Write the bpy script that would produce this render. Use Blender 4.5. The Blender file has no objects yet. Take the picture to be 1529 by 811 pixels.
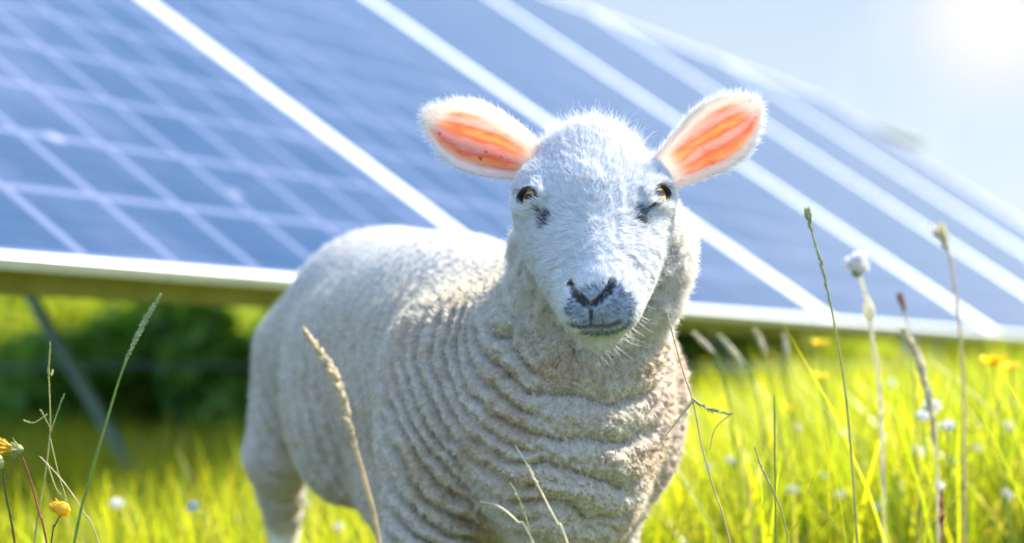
import bpy, math, random, time
import numpy as np
from mathutils import Vector, Matrix
T0 = time.time()
rng = np.random.default_rng(7)
random.seed(7)
scene = bpy.context.scene
col = scene.collection

# ------------------------------------------------------------------ camera model used to read places off the photograph
FPX = 2760.0; HOR = 565.0; CAMZ = 0.45
def P(px, py, d):
    s = d / FPX
    return np.array([(px - 764.5) * s, d, CAMZ + (HOR - py) * s])

# ------------------------------------------------------------------ numpy noise
def _hash(ix, iy, iz, seed=0):
    h = (ix.astype(np.int64) * 374761393 + iy.astype(np.int64) * 668265263 + iz.astype(np.int64) * 2147483647 + seed * 1274126177) & 0xffffffff
    h = ((h ^ (h >> 13)) * 1274126177) & 0xffffffff
    h = ((h ^ (h >> 15)) * 2246822519) & 0xffffffff
    return ((h ^ (h >> 16)) & 0xffffff).astype(np.float32) / 16777215.0
def vnoise(p, scale, seed=0):
    q = p * scale; i = np.floor(q).astype(np.int64); f = (q - i).astype(np.float32); f = f * f * (3 - 2 * f)
    r = 0
    for dx in (0, 1):
        for dy in (0, 1):
            for dz in (0, 1):
                w = (f[:, 0] if dx else 1 - f[:, 0]) * (f[:, 1] if dy else 1 - f[:, 1]) * (f[:, 2] if dz else 1 - f[:, 2])
                r = r + w * _hash(i[:, 0] + dx, i[:, 1] + dy, i[:, 2] + dz, seed)
    return r * 2 - 1
def fbm(p, scale, seed=0, o=3):
    r = 0; a = 1
    for k in range(o):
        r = r + a * vnoise(p, scale * 2 ** k, seed + k); a *= .5
    return r
def voro(p, size, seed=0):
    q = p / size; i = np.floor(q).astype(np.int64); best = np.full(len(p), 9., np.float32); second = best.copy()
    for dx in (-1, 0, 1):
        for dy in (-1, 0, 1):
            for dz in (-1, 0, 1):
                c = i + np.array([dx, dy, dz])
                o = np.stack([_hash(c[:, 0], c[:, 1], c[:, 2], seed + k) for k in range(3)], 1)
                d = (((c + o) - q) ** 2).sum(1).astype(np.float32)
                second = np.where(d < best, best, np.minimum(second, d)); best = np.minimum(best, d)
    return np.sqrt(best), np.sqrt(second)
def sstep(a, b, x):
    t = np.clip((x - a) / (b - a), 0, 1); return t * t * (3 - 2 * t)

# ------------------------------------------------------------------ lamb: a signed distance field, turned into one mesh
def smin(a, b, k):
    h = np.clip(.5 + .5 * (b - a) / k, 0, 1); return b * (1 - h) + a * h - k * h * (1 - h)
def smax(a, b, k): return -smin(-a, -b, k)
def cone(p, a, b, ra, rb):
    a = np.asarray(a, float); b = np.asarray(b, float); ba = b - a
    h = np.clip(((p - a) @ ba) / (ba @ ba), 0, 1)
    return np.linalg.norm(p - a - h[:, None] * ba, axis=1) - (ra + (rb - ra) * h)
def ell(p, c, r, M=None):
    q = p - np.asarray(c, float)
    if M is not None: q = q @ M.T
    r = np.asarray(r, float)
    k0 = np.linalg.norm(q / r, axis=1); k1 = np.linalg.norm(q / (r * r), axis=1) + 1e-9
    return k0 * (k0 - 1) / k1
AX = np.array([-.39, .92, 0]); AX /= np.linalg.norm(AX); PV = np.array([AX[1], -AX[0], 0])
MB = np.stack([AX, PV, [0, 0, 1]])                 # along the body, across, up
E = P(887, 294, 1.91)                               # between the eyes
_r = math.radians(-1.4)
HX = np.array([math.cos(_r), 0, -math.sin(_r)]); HF = np.array([0, -.62, -.785])
HF = HF - HX * (HX @ HF); HF /= np.linalg.norm(HF); HU = np.cross(HX, HF); HU = HU if HU[1] < 0 else -HU
MH = np.stack([HX, HF, HU])
def H(x, f, u): return E + x * HX + f * HF + u * HU

EARS = []
for base, tip, sgn in ((P(812, 248, 1.975), P(629, 170, 1.955), -1), (P(985, 262, 1.975), P(1139, 149, 1.955), 1)):
    a = tip - base; L = np.linalg.norm(a); a /= L
    c = np.array([0.10 * sgn, -1, -.12]); c -= a * (a @ c); c /= np.linalg.norm(c)
    b = np.cross(c, a); b = b if b[2] > 0 else -b
    EARS.append((base, a, b, c, L, sgn))
ER_T = np.array([0, .12, .25, .45, .62, .78, .9, .97, 1.0]); ER_W = np.array([.020, .0225, .028, .0355, .0370, .0300, .0175, .0070, .0])
def ear_local(p, e):
    base, a, b, c, L, s = e
    q = p - base; ta = (q @ a) / L; bb = q @ b; cc = q @ c
    bb = bb + .006 * np.sin(np.clip(ta, 0, 1) * np.pi) * 0
    return ta, bb, cc
def ear_sdf(p, e):
    ta, bb, cc = ear_local(p, e); L = e[4]
    w = np.interp(ta, ER_T, ER_W); t = np.clip(ta, 0, 1)
    k = 13 + 16 * (1 - t) ** 2
    c0 = k * bb * bb - .004 - .012 * (t - .5) ** 2
    d1 = np.abs(cc - c0) - (.0022 + .0022 * (1 - t) ** 2)
    d2 = np.abs(bb) - w; d3 = np.maximum(-ta, ta - 1) * L
    return smax(smax(d1 * .8, d2 * .85, .003), d3, .002)

def head_base(p):
    q = (p - E) @ MH.T
    m = q.copy(); m[:, 0] = np.abs(q[:, 0])          # the skull is symmetric
    d = ell(m, (0, -.048, -.030), (.059, .068, .060))
    d = smin(d, ell(m, (0, -.008, -.014), (.068, .055, .042)), .03)
    d = smin(d, ell(m, (.054, -.018, -.010), (.024, .028, .024)), .018)   # brow
    d = smin(d, cone(m, (0, .015, -.012), (0, .118, -.008), .045, .0310), .03)
    d = smin(d, ell(m, (.033, .03, -.022), (.034, .060, .030)), .03)
    d = smin(d, ell(m, (0, .125, -.013), (.0345, .032, .031)), .016)
    d = smin(d, ell(m, (.016, .138, -.018), (.0195, .020, .018)), .012)   # nostril wings / upper lip
    d = smin(d, cone(m, (0, .0, -.055), (0, .120, -.038), .046, .027), .03)
    d = smin(d, ell(m, (.024, .068, -.026), (.030, .065, .030)), .02)
    d = smin(d, ell(m, (.037, .0, -.046), (.033, .056, .036)), .03)
    d = smin(d, ell(m, (0, .139, -.050), (.0225, .019, .0165)), .006)     # chin / lower lip
    return d
def march(o, dirn, f, n=200):
    o = np.array([o], float); dirn = dirn / np.linalg.norm(dirn)
    for _ in range(n):
        v = f(o)[0]
        if v < 1e-4: break
        o = o + dirn * v * .7
    return o[0]
def pick(px, py, f=head_base):
    t = P(px, py, 1.9) - np.array([0, 0, CAMZ]); return march(np.array([0, 0, CAMZ]) + t * .85, t, f)
V_ = [[pick(*a) for a in l] for l in ([(851, 423), (855, 434), (866, 446), (882, 457)], [(914, 422), (911, 433), (900, 445), (882, 457)])]
PH_ = [pick(882, 456), pick(884, 483)]
MO_ = [pick(*a) for a in [(848, 484), (862, 489), (885, 488), (908, 488), (924, 482)]]
def polyd(p, pts, ra, rb):
    n = len(pts) - 1; d = None
    for i in range(n):
        e = cone(p, pts[i], pts[i + 1], ra + (rb - ra) * i / n, ra + (rb - ra) * (i + 1) / n); d = e if d is None else np.minimum(d, e)
    return d
def head_sdf(p):
    d = head_base(p)
    nearm = np.abs(d) < .02
    if nearm.any():
        q = p[nearm]; dd = d[nearm]
        for l in V_: dd = smax(dd, -polyd(q, l, .0042, .0026), .003)
        dd = smax(dd, -polyd(q, PH_, .0015, .0012), .002); dd = smax(dd, -polyd(q, MO_, .0017, .0017), .002)
        d = d.copy(); d[nearm] = dd
    return d
EYES = []
def body_sdf(p):
    d = ell(p, (.0, 2.28, .422), (.26, .152, .180), MB)
    d = smin(d, ell(p, (-.095, 2.47, .458), (.27, .156, .186), MB), .06)
    d = smin(d, ell(p, (-.178, 2.66, .510), (.20, .152, .156), MB), .06)
    d = smin(d, ell(p, (-.228, 2.52, .435), (.125, .074, .150), MB), .018)      # near flank / thigh bulge
    d = smin(d, ell(p, (-.055, 2.37, .305), (.22, .118, .092), MB), .05)          # underbelly
    # shoulders
    for o, s in ((0, 1), (1, -1)):
        sh = np.array([-.068, 2.17, .42]) + o * PV * .215
        d = smin(d, ell(p, sh, (.10, .072, .125), MB), .045)
        k = o * PV * .205
        d = smin(d, cone(p, np.array([-.085, 2.16, .36]) + k, np.array([-.098, 2.15, .25]) + k, .060, .042), .035)
        d = smin(d, cone(p, np.array([-.098, 2.15, .25]) + k, np.array([-.098, 2.135, .155]) + k, .040, .024), .02)
        d = smin(d, cone(p, np.array([-.098, 2.135, .155]) + k, np.array([-.098, 2.15, .045]) + k, .022, .0155), .015)
        d = smin(d, cone(p, np.array([-.098, 2.15, .045]) + k, np.array([-.100, 2.125, .018]) + k, .017, .020), .01)
        k = o * PV * .26
        d = smin(d, cone(p, np.array([-.300, 2.73, .48]) + k, np.array([-.350, 2.76, .335]) + k, .082, .046), .04)
        d = smin(d, cone(p, np.array([-.350, 2.76, .335]) + k, np.array([-.352, 2.85, .215]) + k, .044, .024), .02)
        d = smin(d, cone(p, np.array([-.352, 2.85, .215]) + k, np.array([-.350, 2.82, .045]) + k, .022, .015), .012)
        d = smin(d, cone(p, np.array([-.350, 2.82, .045]) + k, np.array([-.350, 2.795, .018]) + k, .017, .020), .01)
    d = smin(d, cone(p, (-.255, 2.87, .58), (-.285, 2.93, .36), .040, .024), .03)   # tail
    d = smin(d, ell(p, (.062, 2.065, .392), (.092, .105, .142)), .05)                # brisket
    d = smin(d, cone(p, (.062, 2.10, .44), (.092, 2.03, .55), .112, .076), .05)
    d = smin(d, cone(p, (.07, 2.12, .50), (.088, 2.005, .60), .092, .062), .04)
    return d
def jowl_sdf(p): return ell(p, (.099, 2.000, .575), (.094, .066, .083))
def sdf(p, eyes=True):
    p = np.asarray(p, float)
    d = smin(body_sdf(p), jowl_sdf(p), .02)
    rE = np.linalg.norm(p - (E + .03 * HF), axis=1) - .17
    m = (rE < .03)
    if m.any():
        q = p[m]; h = head_sdf(q)
        if eyes:
            for c, M in EYES:
                z = (q - c) @ M.T
                h = smin(h, ell(z, (0, 0, -.004), (.0245, .0180, .0112)), .006)
        d[m] = smin(d[m], h, .012)
    d[~m] = np.minimum(d[~m], rE[~m] + .02)
    for e in EARS:
        r = np.linalg.norm(p - (e[0] + e[1] * e[4] / 2), axis=1) - .085
        m = r < .02
        if m.any(): d[m] = smin(d[m], ear_sdf(p[m], e), .010)
        d[~m] = np.minimum(d[~m], r[~m] + .012)
    if eyes:
        for c, M in EYES:
            m = np.linalg.norm(p - c, axis=1) < .05
            if m.any():
                z = (p[m] - c) @ M.T
                d[m] = smax(d[m], -np.maximum(almond(z), -(z[:, 2] + .012)), .0015)
    return d
AR, AO1, AO2 = .0215, .0124, .0136
def almond(z): return np.maximum(ell(z, (0, AO1, 0), (AR, AR, .022)), ell(z, (0, -AO2, 0), (AR, AR, .022)))
for s, (ex, ey) in ((-1, (791, 295)), (1, (985, 290))):
    n = np.array([s * .74, .10, .62]) @ MH; n /= np.linalg.norm(n)      # the way the eye looks
    tgt = P(ex, ey, 1.91) - 0 * n
    cpos = march(np.array([0, 0, CAMZ]) + 0.85 * (tgt - [0, 0, CAMZ]), tgt - np.array([0, 0, CAMZ]), lambda p: sdf(p, False))
    e1 = HF * .93 - HU * .2 ; e1 = -e1; e1 -= n * (n @ e1)               # long axis of the lids runs back from the inner corner
    e1 = HX * s * .9 - HF * .38; e1 -= n * (n @ e1); e1 /= np.linalg.norm(e1)
    e2 = np.cross(n, e1); e2 = e2 if e2[2] > 0 else -e2
    EYES.append((cpos, np.stack([e1, e2, n])))

def axis(segs):
    out = []
    for a, b, h in segs:
        n = max(1, int(round((b - a) / h))); out += list(a + (b - a) * np.arange(n) / n)
    return np.array(out + [segs[-1][1]])
def polygonize(f, gx, gy, gz, st=4):
    nx, ny, nz = len(gx), len(gy), len(gz)
    cx, cy, cz = [np.arange(0, n + st, st).clip(0, n - 1) for n in (nx, ny, nz)]
    ce = [np.unique(c) for c in (cx, cy, cz)]
    A, B, C = np.meshgrid(gx[ce[0]], gy[ce[1]], gz[ce[2]], indexing='ij')
    v = f(np.stack([A.ravel(), B.ravel(), C.ravel()], 1)).reshape(A.shape)
    h = st * max(np.diff(gx).max(), np.diff(gy).max(), np.diff(gz).max())
    ix, iy, iz = [np.minimum(np.searchsorted(e, np.arange(n), side='right') - 1, len(e) - 1) for e, n in zip(ce, (nx, ny, nz))]
    # mark coarse nodes near the surface (and their neighbours)
    sp_ = [np.gradient(g)[c] * st for g, c in zip((gx, gy, gz), ce)]
    near = np.abs(v) < 1.1 * np.sqrt(sp_[0][:, None, None] ** 2 + sp_[1][None, :, None] ** 2 + sp_[2][None, None, :] ** 2) + .002
    V = v[np.ix_(ix, iy, iz)].astype(np.float32)
    nb = near[np.ix_(ix, iy, iz)]
    idx = np.nonzero(nb.ravel())[0]
    I, r = np.divmod(idx, ny * nz); J, K = np.divmod(r, nz)
    vf = V.ravel()
    for s in range(0, len(idx), 400000):
        sl = slice(s, s + 400000)
        vf[idx[sl]] = f(np.stack([gx[I[sl]], gy[J[sl]], gz[K[sl]]], 1))
    V = vf.reshape(nx, ny, nz)
    S = V < 0
    base = lambda i, j, k: (i * ny + j) * nz + k
    quads = []
    ex = np.nonzero(S[:-1] != S[1:]); ey = np.nonzero(S[:, :-1] != S[:, 1:]); ez = np.nonzero(S[:, :, :-1] != S[:, :, 1:])
    def mk(e, o1, o2, flipbase):
        i, j, k = e
        ok = np.ones(len(i), bool)
        for o in (o1, o2):
            for c, oo in zip((i, j, k), o): ok &= (c - oo >= 0)
        i, j, k = i[ok], j[ok], k[ok]
        q = np.stack([base(i, j, k), base(i - o1[0], j - o1[1], k - o1[2]), base(i - o1[0] - o2[0], j - o1[1] - o2[1], k - o1[2] - o2[2]), base(i - o2[0], j - o2[1], k - o2[2])], 1)
        s = S[i, j, k]
        q = np.where((s if flipbase else ~s)[:, None], q, q[:, ::-1])
        return q
    quads = np.concatenate([mk(ex, (0, 1, 0), (0, 0, 1), True), mk(ey, (0, 0, 1), (1, 0, 0), True), mk(ez, (1, 0, 0), (0, 1, 0), True)])
    cells, inv = np.unique(quads.ravel(), return_inverse=True); faces = inv.reshape(-1, 4)
    ci, r = np.divmod(cells, ny * nz); cj, ck = np.divmod(r, nz)
    acc = np.zeros((len(cells), 3)); cnt = np.zeros(len(cells))
    g = (gx, gy, gz)
    for axn in range(3):
        for u in (0, 1):
            for w in (0, 1):
                o = [0, 0, 0]; others = [a for a in range(3) if a != axn]; o[others[0]] = u; o[others[1]] = w
                a_ = [ci + o[0], cj + o[1], ck + o[2]]; b_ = list(a_); b_[axn] = b_[axn] + 1
                va = V[a_[0], a_[1], a_[2]].astype(float); vb = V[b_[0], b_[1], b_[2]].astype(float)
                m = (va < 0) != (vb < 0); t = np.where(m, va / np.where(va == vb, 1, va - vb), 0)
                pa = np.stack([g[n][a_[n]] for n in range(3)], 1); pb = np.stack([g[n][b_[n]] for n in range(3)], 1)
                acc += (pa + (pb - pa) * t[:, None]) * m[:, None]; cnt += m
    verts = acc / np.maximum(cnt, 1)[:, None]
    return verts, faces
def grad(f, p, h=.0006):
    g = np.zeros_like(p)
    for k in range(3):
        o = np.zeros(3); o[k] = h
        g[:, k] = (f(p + o) - f(p - o)) / (2 * h)
    return g
def vnormals(v, q):
    n = np.cross(v[q[:, 2]] - v[q[:, 0]], v[q[:, 3]] - v[q[:, 1]])
    out = np.zeros_like(v)
    for k in range(4):
        for c in range(3): out[:, c] += np.bincount(q[:, k], n[:, c], len(v))
    return out / (np.linalg.norm(out, axis=1)[:, None] + 1e-12)

DET = globals().get('DET', 1.0)
gx = axis([(-.44, -.10, .0030 * DET), (-.10, -.02, .0020 * DET), (-.02, .20, .0013 * DET), (.20, .30, .0022 * DET)])
gy = axis([(1.76, 1.98, .0014 * DET), (1.98, 2.16, .0020 * DET), (2.16, 3.0, .0032 * DET)])
gz = axis([(-.01, .24, .0035 * DET), (.24, .47, .0020 * DET), (.47, .75, .0014 * DET), (.75, .79, .002 * DET)])
def build_surface():
    verts, quads = polygonize(sdf, gx, gy, gz)
    for _ in range(2):
        g = grad(sdf, verts); v = sdf(verts)
        step = v[:, None] * g / np.maximum((g * g).sum(1), .25)[:, None]
        verts = verts - np.clip(step, -.002, .002) * .8
    return verts, quads
verts, quads = build_surface()
print('lamb verts', len(verts), 'quads', len(quads), round(time.time() - T0, 1))
nrm = vnormals(verts, quads)

# ------------------------------------------------------------------ regions
hd = head_sdf(verts); bd = smin(body_sdf(verts), jowl_sdf(verts), .02)
earv = np.stack([ear_sdf(verts, e) for e in EARS], 1); ear_m = sstep(.004, .0, np.minimum(earv.min(1), 9))
hq = (verts - E) @ MH.T
face_m = sstep(-.004, .010, bd - hd)                       # bare, short-haired head
face_m = np.maximum(face_m, ear_m)
leg_m = sstep(.235, .20, verts[:, 2])
jowl = sstep(.03, .0, jowl_sdf(verts)) * (1 - face_m)
wool = (1 - face_m) * (1 - leg_m)
noise_edge = fbm(verts, 60, 3)
# ---- folds of the fleece: rings that spread from the throat over chest, shoulder and flank
TH = np.array([.088, 2.015, .545])
wp = verts + .010 * np.stack([fbm(verts, 14, 11), fbm(verts, 14, 21), fbm(verts, 14, 31)], 1) + .0028 * np.stack([fbm(verts, 60, 41), fbm(verts, 60, 51), fbm(verts, 60, 61)], 1)
dv = wp - TH
sr = np.linalg.norm(dv * np.array([1, .93, 1]), axis=1)
front = sstep(.035, .075, .088 + .035 - np.abs(verts[:, 0] - .095) + .0) * sstep(.2, .75, -nrm[:, 1]) * sstep(2.16, 2.06, verts[:, 1])
def ridge(ph, p=.62): return np.abs(np.sin(np.pi * ph)) ** p
_ss = np.linspace(0, 1.2, 400); _ph = np.concatenate([[0], np.cumsum((_ss[1] - _ss[0]) / np.interp(_ss[1:], [0, .22, .42, .7], [.0165, .0175, .026, .028]))])
fl = ridge(np.interp(sr, _ss, _ph) + .35 * fbm(verts, 9, 5, 2))
fr = ridge(sr / .040 + .42 * fbm(verts, 9, 8, 3), .5) * .87 + .13 * ridge(sr / .0135 + .5 * fbm(verts, 16, 18, 2), .6)
along = (verts - np.array([.02, 2.1, .45])) @ AX
amp = np.interp(along, [-.12, 0, .12, .3, .5, .75], [.0150, .0215, .0215, .0200, .0170, .0065])
topfade = sstep(.60, .50, verts[:, 2]) * .85 + .15
amp = amp * np.where(verts[:, 2] > .5, topfade, 1)
v1, v2 = voro(verts + .005 * np.stack([vnoise(verts, 150, 1), vnoise(verts, 150, 2), vnoise(verts, 150, 4)], 1), .0095, 3)
curl = np.sqrt(np.clip(v2 - v1, 0, 1))
w1, w2 = voro(verts, .018, 9); knob = np.sqrt(np.clip(w2 - w1, 0, 1))
c1, c2 = voro(verts, .0052, 19); fine = np.sqrt(np.clip(c2 - c1, 0, 1))
rightk = sstep(.13, .17, verts[:, 0]) * (1 - sstep(2.2, 2.4, verts[:, 1]))
chest = sstep(.25, .0, along) * sstep(.62, .5, verts[:, 2])
disp = (1 - front) * amp * (fl - .55) * 1.35 + front * .024 * (fr - .6)
disp = disp * (1 - .6 * rightk) + chest * rightk * .008 * (knob - .5)
disp = disp + chest * (1 - rightk) * .0065 * (knob - .5) * sstep(-.3, .4, fbm(verts, 7, 66, 2)) + chest * .0062 * (curl - .5) + (1 - chest) * .0034 * (curl - .5) + .0020 * (fine - .5) * (.6 + .4 * chest)
disp = disp + .004 * fbm(verts, 12, 77, 2) * chest
jn = .006 * fbm(verts, 35, 90, 3) + .0070 * (curl - .5)
disp = disp * (1 - jowl) + jn * jowl
legw = leg_m * 0
total = disp * wool
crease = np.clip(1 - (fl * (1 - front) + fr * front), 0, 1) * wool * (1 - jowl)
verts = verts + nrm * total[:, None]
nrm = vnormals(verts, quads)

# ------------------------------------------------------------------ colours of the animal itself, with crease shade put into the fleece base
C_WOOL = np.array([.76, .66, .55]); C_TOP = np.array([.82, .76, .70]); C_FACE = np.array([.62, .62, .63])
C_DIRT = np.array([.60, .44, .27])
base = C_WOOL[None] * np.ones((len(verts), 1))
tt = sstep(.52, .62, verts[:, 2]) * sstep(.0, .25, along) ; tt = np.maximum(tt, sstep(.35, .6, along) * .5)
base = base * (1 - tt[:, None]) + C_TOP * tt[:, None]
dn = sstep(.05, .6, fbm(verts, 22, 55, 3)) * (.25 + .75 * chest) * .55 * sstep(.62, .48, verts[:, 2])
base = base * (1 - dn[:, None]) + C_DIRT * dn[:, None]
pink = rightk * chest * .5
base = base * (1 - pink[:, None]) + np.array([.84, .58, .47]) * pink[:, None]
base = base * (1 - jowl[:, None] * .7) + C_TOP * jowl[:, None] * .7
base = base * (.63 + .09 * (curl - .5))[:, None]  # fleece base darkened under the bright fibres so the creases read as shade
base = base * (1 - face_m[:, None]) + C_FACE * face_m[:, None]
base = base * (1 - leg_m[:, None]) + np.array([.68, .63, .54]) * leg_m[:, None]
def seg(p, a, b):
    a = np.asarray(a); b = np.asarray(b); ba = b - a; h = np.clip(((p - a) @ ba) / (ba @ ba), 0, 1)
    return np.linalg.norm(p - a - h[:, None] * ba, axis=1)
m = hq.copy(); m[:, 0] = np.abs(m[:, 0])
def paint(mask, c):
    global base
    mask = np.clip(mask, 0, 1)[:, None]; base = base * (1 - mask) + np.asarray(c) * mask
fz = .0016 * fbm(verts, 300, 5, 2)
# grey-blue skin round the nose, dark nostrils and lip line
nz = ell(m, (0, .150, -.004), (.030, .024, .024)) + fz * 2
nosem = sstep(.010, -.006, nz) * face_m; paint(nosem * .85, (.21, .27, .37))
dn1 = np.minimum(np.minimum(polyd(verts, V_[0], .0037, .0030), polyd(verts, V_[1], .0037, .0030)), polyd(verts, PH_, .0010, .0008))
dn2 = polyd(verts, MO_, .0016, .0016)
paint(sstep(.0035, -.0005, dn1 + fz) * face_m, (.020, .022, .028))
paint(sstep(.0034, .0, dn2 + fz * .5) * face_m * .9, (.10, .07, .075))
nostril_d = np.minimum(dn1, dn2)
# dark lids and the tear-duct patches under the eyes
eyed = np.full(len(verts), 9.); ductd = eyed.copy()
for s, (c, M) in zip((-1, 1), EYES):
    q = (verts - c) @ M.T
    o = almond(q)
    eyed = np.minimum(eyed, o)
    paint(sstep(.0052, .0016, o + fz * .6) * .97, (.022, .018, .016))
    inner = c - M[0] * .012 - M[1] * .006
    duct = march(P(*((817, 329) if s < 0 else (956, 324)), 1.7), P(*((817, 329) if s < 0 else (956, 324)), 1.9) - np.array([0, 0, CAMZ]), sdf)
    paint(sstep(.0120, .0035, np.linalg.norm((verts - duct) * np.array([1, 1, .7]), axis=1) + fz * 3) * .9, (.045, .05, .07))
    paint(sstep(.0075, .001, seg(verts, inner, duct) + fz * 3.5) * .5, (.12, .13, .16))
    ductd = np.minimum(ductd, np.minimum(np.linalg.norm((verts - duct) * np.array([1.15, 1, .75]), axis=1), seg(verts, inner, duct) * 2.7 + .001) + fz * 2)
# ears: thin skin, pink-orange inside with bare streaks and dark specks
ear_t = np.zeros(len(verts)); ear_in = np.zeros(len(verts))
for e in EARS:
    ta, bb, cc = ear_local(verts, e); w = np.interp(ta, ER_T, ER_W) + 1e-6
    inside = sstep(.004, -.001, ear_sdf(verts, e)) * sstep(-.06, .10, ta)
    u = bb / w
    el = np.stack([ta * 3.2, u * 3.0 + 1.1 * (ta - .5), np.full(len(ta), float(e[5]))], 1)
    streak = .5 + .5 * np.sin((u * 3.0 + (ta - .5) * 1.3 + .30 * vnoise(el, 1.6, 7)) * 3.1 + .9)
    streak = np.clip(streak + .30 * vnoise(el * np.array([3, 5, 1]), 1.5, 8) - .12 * (np.abs(np.sin(ta * 17 + u * 6)) < .25), 0, 1)
    core = sstep(.78, .50, np.abs(u + .08)) * sstep(.10, .26, ta) * sstep(.90, .76, ta + .08 * u)
    facing = sstep(-.1, .3, nrm @ e[3])
    paint(inside * (1 - core), (.95, .92, .88)); paint(inside * core * .6, (.95, .60, .47))
    sc = np.stack([np.interp(streak, [0, .3, .5, .72, 1], v) for v in ((.88, .84, .84, .98, 1.0), (.60, .40, .22, .36, .56), (.58, .34, .12, .14, .24))], 1)
    mk_ = (inside * core * (.80 + .18 * sstep(.2, .8, streak) + .18 * vnoise(verts, 90, 31)))[:, None]; base = base * (1 - mk_) + sc * mk_
    sp1, _ = voro(verts, .016, 23)
    paint(inside * core * sstep(.17, .06, sp1 + .06 * vnoise(verts, 400, 3)) * (vnoise(verts, 45, 12) > 0) * facing, (.09, .02, .015))
    ear_t = np.maximum(ear_t, inside * (.85 + .15 * core)); ear_in = np.maximum(ear_in, inside * core * facing)
hoof = sstep(.040, .034, verts[:, 2]); paint(hoof, (.10, .085, .07))

def mesh_obj(name, v, f, mat, parent=None, smooth=True, cols=None, attrs=None):
    me = bpy.data.meshes.new(name); v = np.asarray(v, np.float32); f = np.asarray(f, np.int32)
    me.vertices.add(len(v)); me.vertices.foreach_set('co', v.ravel())
    k = f.shape[1]; me.loops.add(f.size); me.loops.foreach_set('vertex_index', f.ravel())
    me.polygons.add(len(f)); me.polygons.foreach_set('loop_start', np.arange(0, f.size, k, dtype=np.int32))
    me.update(calc_edges=True)
    if smooth: me.polygons.foreach_set('use_smooth', np.ones(len(f), bool))
    if cols is not None:
        a = me.color_attributes.new('Col', 'FLOAT_COLOR', 'POINT'); c = np.ones((len(v), 4), np.float32); c[:, :3] = cols; a.data.foreach_set('color', c.ravel())
    for n, arr in (attrs or {}).items():
        a = me.attributes.new(n, 'FLOAT', 'POINT'); a.data.foreach_set('value', np.asarray(arr, np.float32))
    if not smooth: me.shade_flat()
    me.materials.append(mat); me.update()
    o = bpy.data.objects.new(name, me); col.objects.link(o)
    if parent: o.parent = parent
    return o

# ------------------------------------------------------------------ node helpers
def newmat(name):
    mt = bpy.data.materials.new(name); mt.use_nodes = True; nt = mt.node_tree; nt.nodes.clear()
    out = nt.nodes.new('ShaderNodeOutputMaterial')
    return mt, nt, out
def N(nt, typ, ins=None, **kw):
    n = nt.nodes.new(typ)
    for k, v in kw.items(): setattr(n, k, v)
    for k, v in (ins or {}).items():
        s = n.inputs[k]
        if isinstance(v, bpy.types.NodeSocket): nt.links.new(v, s)
        else: s.default_value = v
    return n
def attr(nt, name): return N(nt, 'ShaderNodeAttribute', attribute_name=name)
def ramp(nt, fac, stops):
    r = N(nt, 'ShaderNodeValToRGB', {'Fac': fac}); e = r.color_ramp.elements
    while len(e) < len(stops): e.new(.5)
    for el, (p, c) in zip(e, stops): el.position = p; el.color = (*c, 1) if len(c) == 3 else c
    return r.outputs[0]
def mth(nt, op, a, b=0.0, c=0.0, clamp=False):
    n = nt.nodes.new('ShaderNodeMath'); n.operation = op; n.use_clamp = clamp
    for i, v in enumerate((a, b, c)):
        if isinstance(v, bpy.types.NodeSocket): nt.links.new(v, n.inputs[i])
        else: n.inputs[i].default_value = v
    return n.outputs[0]
def mixc(nt, f, a, b, blend='MIX'):
    n = nt.nodes.new('ShaderNodeMix'); n.data_type = 'RGBA'; n.blend_type = blend
    for s, v in ((n.inputs[0], f), (n.inputs[6], a), (n.inputs[7], b)):
        if isinstance(v, bpy.types.NodeSocket): nt.links.new(v, s)
        else: s.default_value = v if not isinstance(v, tuple) or len(v) == 4 else (*v, 1)
    return n.outputs[2]

# lamb skin and fleece
m_lamb, nt, out = newmat('lamb_fleece_and_skin')
ca = attr(nt, 'Col'); wa = attr(nt, 'wool'); ea = attr(nt, 'ear')
tc = N(nt, 'ShaderNodeTexCoord').outputs['Object']
n1 = N(nt, 'ShaderNodeTexNoise', {'Vector': tc, 'Scale': 420.0, 'Detail': 4.0, 'Roughness': .7})
n2 = N(nt, 'ShaderNodeTexVoronoi', {'Vector': tc, 'Scale': 260.0})
hgt = mth(nt, 'ADD', n1.outputs[0], mth(nt, 'MULTIPLY', n2.outputs[0], -.7))
bmp = N(nt, 'ShaderNodeBump', {'Strength': .9, 'Distance': .0016, 'Height': mth(nt, 'MULTIPLY', hgt, wa.outputs['Fac'])})
nv = N(nt, 'ShaderNodeTexNoise', {'Vector': tc, 'Scale': 130.0, 'Detail': 3.0})
colv = mixc(nt, mth(nt, 'MULTIPLY', wa.outputs['Fac'], .5), ca.outputs['Color'], mixc(nt, 1.0, ca.outputs['Color'], ramp(nt, nv.outputs[0], [(.3, (.55, .52, .48)), (.7, (1.15, 1.12, 1.08))]), 'MULTIPLY'))
pb = N(nt, 'ShaderNodeBsdfPrincipled', {'Base Color': colv, 'Roughness': .75, 'Normal': bmp.outputs[0], 'Specular IOR Level': .25, 'Sheen Weight': .12, 'Sheen Roughness': .5})
tr = N(nt, 'ShaderNodeBsdfTranslucent', {'Color': mixc(nt, 1.0, ca.outputs['Color'], (1.0, .92, .85), 'MULTIPLY')})
mx = N(nt, 'ShaderNodeMixShader', {'Fac': mth(nt, 'MULTIPLY', ea.outputs['Fac'], .86), 1: pb.outputs[0], 2: tr.outputs[0]})
nt.links.new(mx.outputs[0], out.inputs[0])

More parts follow.
